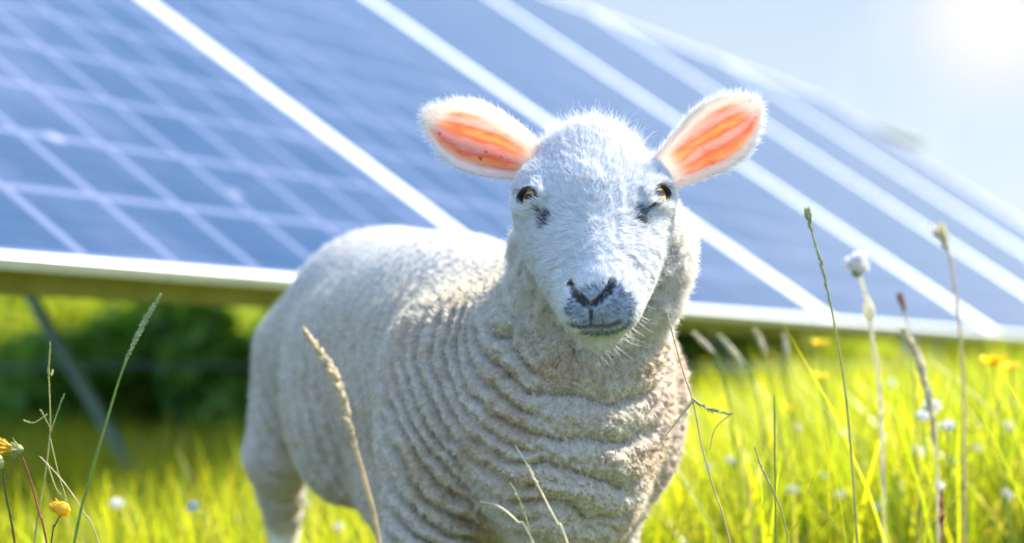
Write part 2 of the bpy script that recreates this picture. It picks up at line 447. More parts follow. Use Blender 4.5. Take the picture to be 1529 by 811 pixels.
def hair_mat(name, colr, tl=.45, own=False):
    mt, nt, out = newmat(name)
    hi = N(nt, 'ShaderNodeHairInfo')
    c = ramp(nt, hi.outputs['Random'], [(0, tuple(x * .62 for x in colr)), (.5, tuple(x * .9 for x in colr)), (1, colr)])
    if own: c = mixc(nt, 1.0, attr(nt, 'hcol').outputs['Color'], ramp(nt, hi.outputs['Random'], [(0, (.66, .64, .60)), (.5, (.94, .94, .94)), (1, (1.08, 1.08, 1.08))]), 'MULTIPLY')
    d = N(nt, 'ShaderNodeBsdfDiffuse', {'Color': c}); t = N(nt, 'ShaderNodeBsdfTranslucent', {'Color': c})
    gl = N(nt, 'ShaderNodeBsdfGlossy', {'Color': (.9, .9, .9, 1), 'Roughness': .35})
    m1 = N(nt, 'ShaderNodeMixShader', {'Fac': tl, 1: d.outputs[0], 2: t.outputs[0]})
    m2 = N(nt, 'ShaderNodeMixShader', {'Fac': .06, 1: m1.outputs[0], 2: gl.outputs[0]})
    nt.links.new(m2.outputs[0], out.inputs[0]); return mt
m_white_hair = hair_mat('white_hair', (.92, .92, .92), .5); m_wool_hair = hair_mat('wool_fibre', (.86, .76, .66), .45, True); m_cream_hair = hair_mat('cream_wool', (.96, .92, .87), .5); m_dark_hair = hair_mat('dark_hair', (.08, .09, .11), .2); m_slate_hair = hair_mat('slate_hair', (.16, .22, .34), .2)

bpy_lamb = bpy.data.objects.new('lamb', None); col.objects.link(bpy_lamb)
bpy_lamb.location = (-.09, 2.45, 0)
bpy_lamb['label'] = 'white faced lamb with grey woolly fleece and glowing orange ears facing the camera'; bpy_lamb['category'] = 'lamb'
OFF = np.array([-.09, 2.45, 0])
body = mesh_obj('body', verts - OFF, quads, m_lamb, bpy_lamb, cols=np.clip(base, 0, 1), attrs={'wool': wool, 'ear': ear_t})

# eyes
m_eye, nt, out = newmat('eyeball')
pb = N(nt, 'ShaderNodeBsdfPrincipled', {'Base Color': attr(nt, 'Col').outputs['Color'], 'Roughness': .3, 'Specular IOR Level': .2, 'Coat Weight': .55, 'Coat Roughness': .05})
nt.links.new(pb.outputs[0], out.inputs[0])
for c, M in EYES:
    nu, nvv = 72, 96
    th = np.linspace(0, np.pi, nu)[:, None] * np.ones((1, nvv)); ph = np.linspace(0, 2 * np.pi, nvv, endpoint=False)[None] * np.ones((nu, 1))
    loc = np.stack([np.sin(th) * np.cos(ph), np.sin(th) * np.sin(ph), np.cos(th)], -1).reshape(-1, 3)
    R = .0195
    i, j = np.meshgrid(np.arange(nu - 1), np.arange(nvv), indexing='ij')
    f = np.stack([i * nvv + j, i * nvv + (j + 1) % nvv, (i + 1) * nvv + (j + 1) % nvv, (i + 1) * nvv + j], -1).reshape(-1, 4)[:, ::-1]
    # gaze: turned from the socket axis towards the camera
    gz_ = np.array([0, 0, CAMZ]) - c; gz_ = gz_ / np.linalg.norm(gz_); nn = M[2] * .74 + gz_ * .26; nn /= np.linalg.norm(nn)
    e1 = M[0] - nn * (M[0] @ nn); e1 /= np.linalg.norm(e1); e2 = np.cross(nn, e1); e2 = e2 if e2[2] > 0 else -e2
    pos = (c - M[2] * .0160) + R * (loc @ np.stack([e1, e2, nn]))
    rad = np.hypot(loc[:, 0], loc[:, 1]); cc_ = np.zeros((len(loc), 3))
    iris = (loc[:, 2] > 0) & (rad < .78)
    ang = np.arctan2(loc[:, 1], loc[:, 0]); fib = .5 + .5 * np.sin(ang * 38 + 3 * np.sin(ang * 7))
    icol = np.array([.58, .38, .085])[None] * (.75 + .5 * fib[:, None])
    icol = icol * (1 - sstep(.60, .80, rad)[:, None] * .75)
    cc_[:] = (.10, .085, .07); cc_[iris] = icol[iris]
    pup = (np.abs(loc[:, 0]) / .55) ** 4 + (np.abs(loc[:, 1] - .05) / .17) ** 4 < 1
    cc_[pup & (loc[:, 2] > 0)] = (.004, .004, .006)
    mesh_obj('eye', pos - OFF, f, m_eye, bpy_lamb, cols=cc_)

# ------------------------------------------------------------------ hair
tri = np.concatenate([quads[:, [0, 1, 2]], quads[:, [0, 2, 3]]])
tv = verts[tri]; tn = np.cross(tv[:, 1] - tv[:, 0], tv[:, 2] - tv[:, 0]); tarea = np.linalg.norm(tn, axis=1) / 2
def sample(weight, n):
    w = tarea * weight[tri].mean(1); cw = np.cumsum(w); k = np.searchsorted(cw, rng.random(n) * cw[-1]).clip(0, len(tri) - 1)
    a, b = rng.random(n), rng.random(n); sw = a + b > 1; a[sw] = 1 - a[sw]; b[sw] = 1 - b[sw]
    t = tri[k]; lerp = lambda arr: arr[t[:, 0]] * (1 - a - b)[:, None] + arr[t[:, 1]] * a[:, None] + arr[t[:, 2]] * b[:, None]
    pnt = lerp(verts); nn = lerp(nrm); nn /= np.linalg.norm(nn, axis=1)[:, None] + 1e-9
    return pnt, nn, t[:, 0]
def hairs(name, roots, dirs, bend, length, rad, mat, npt=5, curlr=0.0, parent=bpy_lamb, off=OFF, turns=1.5, hc=None):
    print('hair', name, len(roots), round(time.time() - T0, 1))
    n = len(roots); t = np.linspace(0, 1, npt)[None, :, None]
    L = np.broadcast_to(np.asarray(length, float), (n,))[:, None, None]
    pts = roots[:, None] + dirs[:, None] * L * t + bend[:, None] * L * t * t
    if curlr > 0:
        a = np.cross(dirs, rng.normal(size=dirs.shape)); a /= np.linalg.norm(a, axis=1)[:, None] + 1e-9; b = np.cross(dirs, a)
        ph = (rng.random(n) * 6.28)[:, None, None] + t * 6.28 * turns
        pts = pts + curlr * np.minimum(t * 3, 1) * (a[:, None] * np.cos(ph) + b[:, None] * np.sin(ph))
    cu = bpy.data.hair_curves.new(name); cu.add_curves([npt] * n)
    cu.points.foreach_set('position', (pts - off).astype(np.float32).ravel())
    r = np.broadcast_to(np.asarray(rad, float), (n,))[:, None] * np.linspace(1, .25, npt)[None]
    cu.points.foreach_set('radius', r.astype(np.float32).ravel())
    if hc is not None:
        at = cu.attributes.new('hcol', 'FLOAT_COLOR', 'CURVE'); c4 = np.ones((n, 4), np.float32); c4[:, :3] = np.clip(hc, 0, .95); at.data.foreach_set('color', c4.ravel())
    cu.materials.append(mat); o = bpy.data.objects.new(name, cu); col.objects.link(o); o.parent = parent; return o
HAIR = globals().get('HAIR', 1.0)
def vn3(p, sc, sd): return np.stack([vnoise(p, sc, sd + k) for k in range(3)], 1)
def tang(d, n): d = d - n * (d * n).sum(1)[:, None]; return d / (np.linalg.norm(d, axis=1)[:, None] + 1e-9)
isface = (1 - .75 * nosem) * face_m * (1 - sstep(.0, .5, ear_t)) * (eyed > .0046) * (nostril_d > .002)
k = int(90000 * HAIR)
pt, nn, vi = sample(isface, k)
NOSE = H(0, .13, .02)
q = (pt - E) @ MH.T
flow = tang((pt - NOSE) + .25 * np.array([0, 0, .1]), nn)
# the hair fans out from a whorl between the eyes: upwards over the forehead, down along the nose
wh = H(0, .055, .03); fl2 = tang(pt - wh, nn)
mixw = sstep(.09, .03, np.abs(q[:, 1] - .055))[:, None] * .55
flow = tang(flow * (1 - mixw) + fl2 * mixw + .75 * vn3(pt, 170, 300) + .12 * rng.normal(size=pt.shape), nn)
ln = .0070 + .0040 * rng.random(k) + .006 * sstep(-.03, -.09, q[:, 1]) + .003 * sstep(.04, .07, np.abs(q[:, 0]))
ln = ln * (1 - .45 * sstep(.09, .13, q[:, 1]))
isdark = nosem[vi] > .35; isduct = (ductd[vi] < .0068) & (rng.random(k) < .9)
up = .30 + .35 * rng.random(k)[:, None]
for nm, msk, mt in (('face_hair', ~isdark & ~isduct, m_white_hair), ('nose_hair', isdark, m_slate_hair), ('tear_patch_hair', isduct, m_dark_hair)):
    hairs(nm, pt[msk], (flow * (1 - up) + nn * up)[msk], (flow * .35 - nn * .12)[msk], ln[msk], .00021, mt)
# fluffy crown
cw = isface * sstep(-.055, -.08, hq[:, 1])
k = int(3500 * HAIR); pt, nn, vi = sample(cw, k)
d = nn + .5 * rng.normal(size=nn.shape); d /= np.linalg.norm(d, axis=1)[:, None]
hairs('crown_hair', pt, d, .3 * rng.normal(size=d.shape), .009 + .009 * rng.random(k), .00013, m_white_hair, 7, .0012)
# ears: rim and veil
k = int(5500 * HAIR); edge_ = np.zeros(len(verts))
for e in EARS:
    ta, bb, cc = ear_local(verts, e); edge_ = np.maximum(edge_, sstep(.004, -.001, ear_sdf(verts, e)) * sstep(.72, .95, np.maximum(np.abs(bb) / (np.interp(ta, ER_T, ER_W) + 1e-5), ta * .98)))
rimw = sstep(0, .4, ear_t) * (.10 + edge_) * (1 - .8 * ear_in)
pt, nn, vi = sample(rimw, k)
outw = np.zeros_like(pt)
for e in EARS:
    ta, bb, cc = ear_local(pt, e); w = np.interp(ta, ER_T, ER_W) + 1e-4
    mm = ((pt - e[0]) @ e[1] > -.02) & (np.sign(pt[:, 0] - E[0]) == e[5])
    dd = e[1][None] * .75 + e[2][None] * np.clip(bb / w, -1, 1)[:, None] * 1.0
    outw[mm] = dd[mm]
outw = tang(outw + .25 * rng.normal(size=pt.shape), nn)
hairs('ear_hair', pt, outw * .8 + nn * .28, outw * .2, .0060 + .005 * rng.random(k), .00012, m_white_hair)
# fleece fuzz
k = int(300000 * HAIR); vis = wool * (1 - jowl) * np.clip(1 - 1.25 * crease, .02, 1) * sstep(.2, .27, verts[:, 2]) * (.35 + .65 * sstep(2.9, 2.3, verts[:, 1]))  # fibres thinned in the creases so the dark base shows as painted shade
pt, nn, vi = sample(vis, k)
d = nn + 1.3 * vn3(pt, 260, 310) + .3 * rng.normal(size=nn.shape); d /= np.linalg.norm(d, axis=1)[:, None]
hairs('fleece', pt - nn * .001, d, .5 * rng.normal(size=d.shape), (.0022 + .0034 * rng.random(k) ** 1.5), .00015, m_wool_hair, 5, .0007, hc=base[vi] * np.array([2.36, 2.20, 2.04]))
k = int(34000 * HAIR); pt, nn, vi = sample(jowl * (1 - face_m), k)
d = nn + 1.3 * vn3(pt, 120, 320) + .2 * rng.normal(size=nn.shape) + np.array([0, .2, -.2]); d /= np.linalg.norm(d, axis=1)[:, None]
hairs('cheek_wool', pt, d, .4 * vn3(pt, 200, 330), .007 + .007 * rng.random(k), .00026, m_cream_hair, 7, .0022)
# whiskers under the chin and round the lips
chw = isface * sstep(.10, .125, hq[:, 1]) * sstep(-.032, -.045, hq[:, 2])
k = 150; pt, nn, vi = sample(chw, k); s_ = np.sign(pt[:, 0] - E[0])[:, None]
hairs('whiskers', pt, nn * .8 + np.array([.25, -.1, -.45]) + .25 * rng.normal(size=nn.shape), np.array([.2, 0, .25]) + 0 * nn, .009 + .010 * rng.random(k), .00016, m_white_hair, 6)
# lashes
lr, ld = [], []
for s, (c, M) in zip((-1, 1), EYES):
    for i in range(46):
        a = -.0155 + .031 * i / 45; yy = -AO2 + math.sqrt(max(0, AR ** 2 - a * a)) + .0010
        lr.append(c + M[0] * a + M[1] * yy + M[2] * .0035); ld.append(M[2] * .75 + M[1] * .15 + M[0] * a * 30 + rng.normal(size=3) * .12)
lr = np.array(lr); ld = np.array(ld)
hairs('eyelashes', lr, ld, np.array([0, -.1, -.35]) + 0 * ld, .008, .00022, m_dark_hair, 6)
print('lamb done', round(time.time() - T0, 1))
# ------------------------------------------------------------------ the field, the solar array and the plants
def link_parent(o, p): o.parent = p
def tag(o, label=None, cat=None, group=None, kind=None):
    if label: o['label'] = label
    if cat: o['category'] = cat
    if group: o['group'] = group
    if kind: o['kind'] = kind
    return o
def empty(name, loc):
    o = bpy.data.objects.new(name, None); col.objects.link(o); o.location = tuple(float(x) for x in loc); return o
def ground_z(x, y):
    x = np.asarray(x, float); y = np.asarray(y, float)
    az = x / np.maximum(y, .5)
    return .022 * np.clip(y - 2.6, 0, 9) * sstep(.02, .22, az) + .018 * np.sin(x * 2.1 + 1) * np.sin(y * 1.7)
# ground sheet out to the horizon
r_ = np.concatenate([np.linspace(.0, 16, 110), np.geomspace(16.5, 2500, 40)]); a_ = np.linspace(0, 2 * np.pi, 121)[:-1]
RR, AA = np.meshgrid(r_, a_, indexing='ij'); gxx = RR * np.sin(AA); gyy = RR * np.cos(AA)
fade = 1 - sstep(12, 30, RR)
gv = np.stack([gxx, gyy, ground_z(gxx, gyy) * fade], -1).reshape(-1, 3)
i, j = np.meshgrid(np.arange(len(r_) - 1), np.arange(len(a_)), indexing='ij'); na = len(a_)
gf = np.stack([i * na + j, i * na + (j + 1) % na, (i + 1) * na + (j + 1) % na, (i + 1) * na + j], -1).reshape(-1, 4)[:, ::-1]
m_soil, nt, out = newmat('turf_soil')
tc = N(nt, 'ShaderNodeTexCoord').outputs['Object']
n1 = N(nt, 'ShaderNodeTexNoise', {'Vector': tc, 'Scale': 3.0, 'Detail': 8.0, 'Roughness': .7})
cc = ramp(nt, n1.outputs[0], [(.3, (.045, .05, .018)), (.55, (.08, .11, .02)), (.75, (.13, .17, .03))])
pb = N(nt, 'ShaderNodeBsdfPrincipled', {'Base Color': cc, 'Roughness': .95}); nt.links.new(pb.outputs[0], out.inputs[0])
tag(mesh_obj('ground', gv, gf, m_soil), kind='structure')

# ---- grass
def leaf_mat(name, tl=.5, rough=.4, mul=(1, 1, 1)):
    mt, nt, out = newmat(name); c = attr(nt, 'Col').outputs['Color']
    pb = N(nt, 'ShaderNodeBsdfPrincipled', {'Base Color': c, 'Roughness': rough, 'Specular IOR Level': .4})
    t = N(nt, 'ShaderNodeBsdfTranslucent', {'Color': mixc(nt, 1.0, c, (1.5 * mul[0], 1.45 * mul[1], .55 * mul[2]), 'MULTIPLY')})
    m = N(nt, 'ShaderNodeMixShader', {'Fac': tl, 1: pb.outputs[0], 2: t.outputs[0]}); nt.links.new(m.outputs[0], out.inputs[0]); return mt
m_grass = leaf_mat('grass_blade', .6, .28)
def blades(root, hgt, wid, lean, ang, curl, seg=5):
    n = len(root); t = np.linspace(0, 1, seg + 1)[None, :, None]
    d = np.stack([np.cos(ang), np.sin(ang), 0 * ang], 1); side = np.stack([-np.sin(ang + curl), np.cos(ang + curl), 0 * ang], 1)
    H_ = hgt[:, None, None]
    ctr = root[:, None] + np.array([0, 0, 1.]) * H_ * (t - .18 * (lean[:, None, None] ** 2) * t ** 3) + d[:, None] * H_ * lean[:, None, None] * t ** 2
    w = wid[:, None, None] * np.clip(1 - t ** 2.2, .03, 1) * .5
    a = ctr - side[:, None] * w; b = ctr + side[:, None] * w
    v = np.stack([a, b], 2).reshape(-1, 3)
    b0 = (np.arange(n) * (seg + 1) * 2)[:, None]; k = (np.arange(seg) * 2)[None]
    f = np.stack([b0 + k, b0 + k + 1, b0 + k + 3, b0 + k + 2], -1).reshape(-1, 4)
    return v, f
def grass_cols(n, seg, root):
    pal = np.array([[.26, .33, .02], [.38, .41, .025], [.48, .46, .03], [.18, .28, .025], [.50, .42, .14]])
    c = pal[rng.choice(5, n, p=[.3, .33, .2, .12, .05])] * (.8 + .4 * rng.random((n, 1)))
    return np.repeat(c, (seg + 1) * 2, 0)
def wedge(n, d0, d1, t0, t1, p=1.6):
    y = (d0 ** p + rng.random(n) * (d1 ** p - d0 ** p)) ** (1 / p); return y * (t0 + rng.random(n) * (t1 - t0)), y
GR = globals().get('GR', 1.0)
x1, y1 = wedge(int(66000 * GR), 2.8, 6.5, -.48, .52, 1.7); xn, yn = wedge(int(420 * GR), 2.2, 2.8, -.48, .52, 1.7); x1 = np.concatenate([x1, xn]); y1 = np.concatenate([y1, yn])
x2, y2 = wedge(int(38000 * GR), 6.5, 16, -.5, .6, 1.5)
x = np.concatenate([x1, x2]); y = np.concatenate([y1, y2])
pn = np.stack([x, y, 0 * x], 1)
az = x / y
hh = np.interp(az, [-.3, -.2, -.13, -.07, 0, .08, .14, .3], [.27, .29, .33, .30, .28, .36, .43, .44]) + .06 * fbm(pn, 2.2, 4, 2)
hh = np.where(y < 2.05, np.minimum(hh, .24), hh)                       # the lamb has trodden and grazed the near grass
hh = hh * (.55 + .6 * rng.random(len(x)))
# leave the animal's own footprint free of tall blades
ba = (pn - np.array([-.02, 2.05, 0])) @ AX; bp = np.abs((pn - np.array([-.02, 2.05, 0])) @ PV + .0)
inside_b = (ba > -.1) & (ba < .95) & (bp < .22); hh = np.where(inside_b, np.minimum(hh, .20), hh)
xs_, ys_ = wedge(int(16000 * GR), .25, 2.9, -.9, .9, 1.5); x = np.concatenate([x, xs_]); y = np.concatenate([y, ys_]); hh = np.concatenate([hh, .05 + .12 * rng.random(len(xs_))])
xb_, yb_ = wedge(int(11000 * GR), 3.0, 6.5, -.42, .5, 1.6); azb = xb_ / yb_; hb_ = np.interp(azb, [-.3, -.1, 0, .08, .14, .3], [.20, .24, .22, .30, .36, .38]) * (.6 + .5 * rng.random(len(xb_)))
x = np.concatenate([x, xb_]); y = np.concatenate([y, yb_]); hh = np.concatenate([hh, hb_])
root = np.stack([x, y, ground_z(x, y) - .01], 1)
gv, gf = blades(root, hh, np.where(np.arange(len(x)) >= len(x) - len(xb_), .010 + .010 * rng.random(len(x)), .0035 + .0045 * rng.random(len(x))), .15 + .65 * rng.random(len(x)) ** 1.5, rng.random(len(x)) * 6.28, rng.normal(size=len(x)) * .4)
tag(mesh_obj('grass', gv, gf, m_grass, cols=grass_cols(len(x), 5, root)), kind='stuff')

# ---- solar array
th = math.atan(1585.5 / FPX); tau = math.radians(34)
AD = np.array([math.sin(th), math.cos(th), 0]); UD = np.array([-math.cos(th) * math.cos(tau), math.sin(th) * math.cos(tau), math.sin(tau)]); ND = np.cross(AD, UD); ND = ND if ND[2] > 0 else -ND
# bottom edge: passes px 0 at depth 3
D0 = 3.0; B0 = P(0, 403, D0)
MODW = 2.06; 
def on_edge(px):       # distance along the bottom edge where it crosses picture column px
    k = (px - 764.5) / FPX; return (k * B0[1] - B0[0]) / (AD[0] - k * AD[1])
sA = on_edge(811)
def rowL():            # slope length so that the top edge passes the place seen at (1250,160)
    t = P(1250, 158, 1) - np.array([0, 0, CAMZ]); o = np.array([0, 0, CAMZ])
    k = ((B0 - o) @ ND) / (t @ ND); return float((o + k * t - B0) @ UD), k
SL, dd_ = rowL(); print('slope length', SL, 'dist', dd_, 'sA', sA)
def fr_box(v0, vx, vy, vz):
    c = np.array([[a, b, d] for a in (0, 1) for b in (0, 1) for d in (0, 1)], float)
    v = v0 + c[:, :1] * vx + c[:, 1:2] * vy + c[:, 2:] * vz
    f = np.array([[0, 1, 3, 2], [4, 6, 7, 5], [0, 4, 5, 1], [2, 3, 7, 6], [0, 2, 6, 4], [1, 5, 7, 3]])
    return v, f
def boxes(name, lst, mat, parent=None, off=np.zeros(3), bevel=.0):
    V, F = [], []; n = 0
    for b in lst:
        v, f = fr_box(*b); V.append(v); F.append(f + n); n += 8
    o = mesh_obj(name, np.concatenate(V) - off, np.concatenate(F), mat, parent, smooth=False)
    bm = __import__('bmesh').new(); bm.from_mesh(o.data); __import__('bmesh').ops.recalc_face_normals(bm, faces=bm.faces); bm.to_mesh(o.data); bm.free()
    if bevel: md = o.modifiers.new('b', 'BEVEL'); md.width = bevel; md.segments = 2
    return o
m_alu, nt, out = newmat('brushed_aluminium_frame')
tc = N(nt, 'ShaderNodeTexCoord').outputs['Object']; n1 = N(nt, 'ShaderNodeTexNoise', {'Vector': tc, 'Scale': 20.0, 'Detail': 5.0})
pb = N(nt, 'ShaderNodeBsdfPrincipled', {'Base Color': ramp(nt, n1.outputs[0], [(.3, (.70, .71, .73)), (.7, (.84, .85, .86))]), 'Metallic': .25, 'Roughness': .38}); nt.links.new(pb.outputs[0], out.inputs[0])
m_steel, nt, out = newmat('galvanised_steel')
tc = N(nt, 'ShaderNodeTexCoord').outputs['Object']; n1 = N(nt, 'ShaderNodeTexNoise', {'Vector': tc, 'Scale': 30.0, 'Detail': 5.0})
pb = N(nt, 'ShaderNodeBsdfPrincipled', {'Base Color': ramp(nt, n1.outputs[0], [(.3, (.15, .18, .19)), (.7, (.24, .27, .28))]), 'Metallic': .5, 'Roughness': .5}); nt.links.new(pb.outputs[0], out.inputs[0])
m_purlin, nt, out = newmat('olive_painted_rail')
tc = N(nt, 'ShaderNodeTexCoord').outputs['Object']; n1 = N(nt, 'ShaderNodeTexNoise', {'Vector': tc, 'Scale': 12.0, 'Detail': 5.0})
pb = N(nt, 'ShaderNodeBsdfPrincipled', {'Base Color': ramp(nt, n1.outputs[0], [(.3, (.19, .19, .05)), (.7, (.25, .25, .075))]), 'Roughness': .6}); nt.links.new(pb.outputs[0], out.inputs[0])
m_dkgreen = newmat('green_grey_paint')[0]; nt = m_dkgreen.node_tree; out = nt.nodes[0]
pb = N(nt, 'ShaderNodeBsdfPrincipled', {'Base Color': ramp(nt, N(nt, 'ShaderNodeTexNoise', {'Scale': 25.0}).outputs[0], [(.3, (.12, .20, .16)), (.7, (.18, .27, .22))]), 'Roughness': .6}); nt.links.new(pb.outputs[0], out.inputs[0])
m_cell, nt, out = newmat('solar_glass')
uv = N(nt, 'ShaderNodeUVMap').outputs[0]; sp = N(nt, 'ShaderNodeSeparateXYZ', {0: uv})
CW = .245
def lines(sock, period, wdt, soft=.004):
    fr = mth(nt, 'FRACT', mth(nt, 'DIVIDE', sock, period)); dist = mth(nt, 'MULTIPLY', mth(nt, 'SUBTRACT', .5, mth(nt, 'ABSOLUTE', mth(nt, 'SUBTRACT', fr, .5))), period)
    return mth(nt, 'SUBTRACT', 1.0, mth(nt, 'SMOOTH_MIN', 1.0, mth(nt, 'MAXIMUM', mth(nt, 'DIVIDE', mth(nt, 'SUBTRACT', dist, wdt), soft), 0.0), .1), clamp=True)
g1 = mth(nt, 'MAXIMUM', lines(sp.outputs[0], CW, .010), lines(sp.outputs[1], CW, .0085))
bus = lines(mth(nt, 'ADD', sp.outputs[1], .03), CW / 4, .0006, .001)
nz = N(nt, 'ShaderNodeTexNoise', {'Vector': uv, 'Scale': 2.2, 'Detail': 6.0, 'Roughness': .65})
cell = ramp(nt, nz.outputs[0], [(.3, (.011, .036, .085)), (.7, (.030, .062, .125))])
c1 = mixc(nt, mth(nt, 'MULTIPLY', bus, .4), cell, (.11, .15, .27)); c2 = mixc(nt, g1, c1, (.125, .15, .245))
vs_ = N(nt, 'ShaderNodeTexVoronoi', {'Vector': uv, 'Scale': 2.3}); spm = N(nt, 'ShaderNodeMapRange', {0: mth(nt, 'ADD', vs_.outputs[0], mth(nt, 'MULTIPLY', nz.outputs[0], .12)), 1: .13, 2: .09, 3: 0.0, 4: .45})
c2 = mixc(nt, spm.outputs[0], c2, (.42, .40, .46))  # pale spots put blurred reflections into the glass colour
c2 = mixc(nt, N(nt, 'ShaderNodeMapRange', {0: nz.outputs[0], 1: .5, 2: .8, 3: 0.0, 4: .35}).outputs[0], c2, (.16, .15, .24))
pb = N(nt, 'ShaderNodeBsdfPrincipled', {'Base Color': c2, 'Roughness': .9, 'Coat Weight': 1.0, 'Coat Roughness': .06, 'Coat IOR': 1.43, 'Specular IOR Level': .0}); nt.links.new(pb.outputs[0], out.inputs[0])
m_back, nt, out = newmat('white_backsheet')
pb = N(nt, 'ShaderNodeBsdfPrincipled', {'Base Color': (.55, .57, .58, 1), 'Roughness': .6}); nt.links.new(pb.outputs[0], out.inputs[0])
GRPP = 'solar panels side by side in the tilted array'
FW = .036
for k in range(-2, 5):
    s0 = sA + k * MODW + .004; O = B0 + AD * s0; wv = MODW - .008
    root_ = empty('solar_panel', O)
    where = {-1: 'blue solar panel left of the first white seam, its cell grid plain to see',
             0: 'hazy blue solar panel between the first and second white seams',
             1: 'third blue solar panel, behind the right-hand ear and above the white bottom rail',
             2: 'fourth solar panel, paler, behind the tall grass stalks at right', 3: 'fifth solar panel, pale and blurred, along the top edge against the sky at right'}
    tag(root_, where.get(k, 'blurred solar panel at the far right end of the array' if k > 3 else 'solar panel at the near end of the array beyond the left edge'), 'solar panel', GRPP)
    T_ = ND * .025
    boxes('frame', [(O, AD * wv, UD * FW * .6, T_), (O + UD * (SL - FW), AD * wv, UD * FW, T_), (O + UD * FW * .6, AD * FW, UD * (SL - FW * 1.6), T_), (O + AD * (wv - FW) + UD * FW * .6, AD * FW, UD * (SL - FW * 1.6), T_)], m_alu, root_, O, .003)
    q0 = O + AD * FW + UD * FW * .6 + ND * .017; gw, gh = wv - 2 * FW, SL - FW * 1.6
    nU, nV = 2, 2
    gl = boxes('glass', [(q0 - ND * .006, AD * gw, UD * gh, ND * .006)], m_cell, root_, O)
    uvl = gl.data.uv_layers.new(name='UVMap')
    for lp in gl.data.loops:
        c = np.array(gl.data.vertices[lp.vertex_index].co) + O - q0; uvl.data[lp.index].uv = (float(c @ AD) + .07, float(c @ UD) - .012)
    boxes('backsheet', [(q0 - ND * .012, AD * gw, UD * gh, ND * .0055)], m_back, root_, O)
# mounting: rails, posts and struts
s_start = sA - 3 * MODW; s_len = 9 * MODW
for t_, mt_, hgt in ((.05, m_purlin, .074), (SL * .5, m_steel, .06), (SL - .25, m_steel, .06)):
    o_ = B0 + AD * s_start + UD * t_ - ND * (hgt + .003)
    r_o = boxes('support_rail', [(o_, AD * s_len, UD * .05, ND * hgt)], mt_, None, o_, .003); r_o.location = tuple(o_)
    tag(r_o, {.05: 'long olive rail running under the bottom edge of the solar panels'}.get(t_, 'long steel rail under the %s of the solar panels' % ('middle' if t_ < SL * .7 else 'upper edge')), 'rail', 'rails under the solar array')
def bar(a, b, w):
    a = np.asarray(a, float); b = np.asarray(b, float); d = b - a; s1 = np.cross(d, [0, 0, 1.]); s1 = s1 if np.linalg.norm(s1) > 1e-3 else np.cross(d, [0, 1., 0]); s1 /= np.linalg.norm(s1); s2 = np.cross(d, s1); s2 /= np.linalg.norm(s2)
    return (a - s1 * w / 2 - s2 * w / 2, d, s1 * w, s2 * w)
ordn = ['first', 'second', 'third', 'fourth', 'fifth', 'sixth', 'seventh']
for n_, ss in enumerate(np.arange(s_start + 1.4, s_start + s_len, 2 * MODW)):
    pb_ = B0 + AD * ss; lo = pb_ + UD * .75 - ND * .07; hi = pb_ + UD * (SL - .7) - ND * .07
    g0 = np.array([lo[0], lo[1], -.05]); g1_ = np.array([hi[0], hi[1], -.05])
    r0 = empty('panel_stand', (lo[0], lo[1], 0)); off = np.array([lo[0], lo[1], 0])
    tag(r0, 'steel post frame under the solar array, %s from the near end' % ordn[n_], 'panel stand', 'stands carrying the solar array')
    boxes('post', [bar(g1_, hi, .07)], m_steel, r0, off, .004)
    boxes('brace', [bar(np.array([g0[0], g0[1], .12]), hi * .75 + lo * .25, .024)], m_dkgreen, r0, off, .003)
    boxes('rafter', [bar(pb_ + UD * .1 - ND * .1125, pb_ + UD * (SL - .1) - ND * .1125, .05)], m_steel, r0, off, .003)

# ---- leafy things: hedge beyond the array, bank of bushes
m_leaf = leaf_mat('hedge_leaf', .45, .6)
def leaves(name, ctrs, size, cols_, parent=None, off=np.zeros(3)):
    n = len(ctrs); a = rng.normal(size=(n, 3)); a /= np.linalg.norm(a, axis=1)[:, None]; b = np.cross(a, rng.normal(size=(n, 3))); b /= np.linalg.norm(b, axis=1)[:, None]
    s = size * (.6 + .8 * rng.random((n, 1)))
    v = np.stack([ctrs - a * s, ctrs + b * s * .45, ctrs + a * s, ctrs - b * s * .45], 1).reshape(-1, 3)
    f = np.arange(n * 4).reshape(-1, 4)
    return mesh_obj(name, v - off, f, m_leaf, parent, cols=np.repeat(cols_, 4, 0))
def lumps(n, c, r, k=9):
    c = np.asarray(c, float); r = np.asarray(r, float)
    cs = rng.normal(size=(k, 3)) * .42; rr = .45 + .3 * rng.random(k); w = rng.integers(0, k, n)
    d = rng.normal(size=(n, 3)); d /= np.linalg.norm(d, axis=1)[:, None]
    p = cs[w] + d * (rr[w] * rng.random(n) ** .35)[:, None]
    p = c + p * r; p[:, 2] = np.maximum(p[:, 2], .02); return p
m_bark, nt, out = newmat('bark')
n1 = N(nt, 'ShaderNodeTexNoise', {'Scale': 14.0, 'Detail': 6.0})
pb = N(nt, 'ShaderNodeBsdfPrincipled', {'Base Color': ramp(nt, n1.outputs[0], [(.3, (.06, .045, .03)), (.7, (.14, .11, .08))]), 'Roughness': .9}); nt.links.new(pb.outputs[0], out.inputs[0])
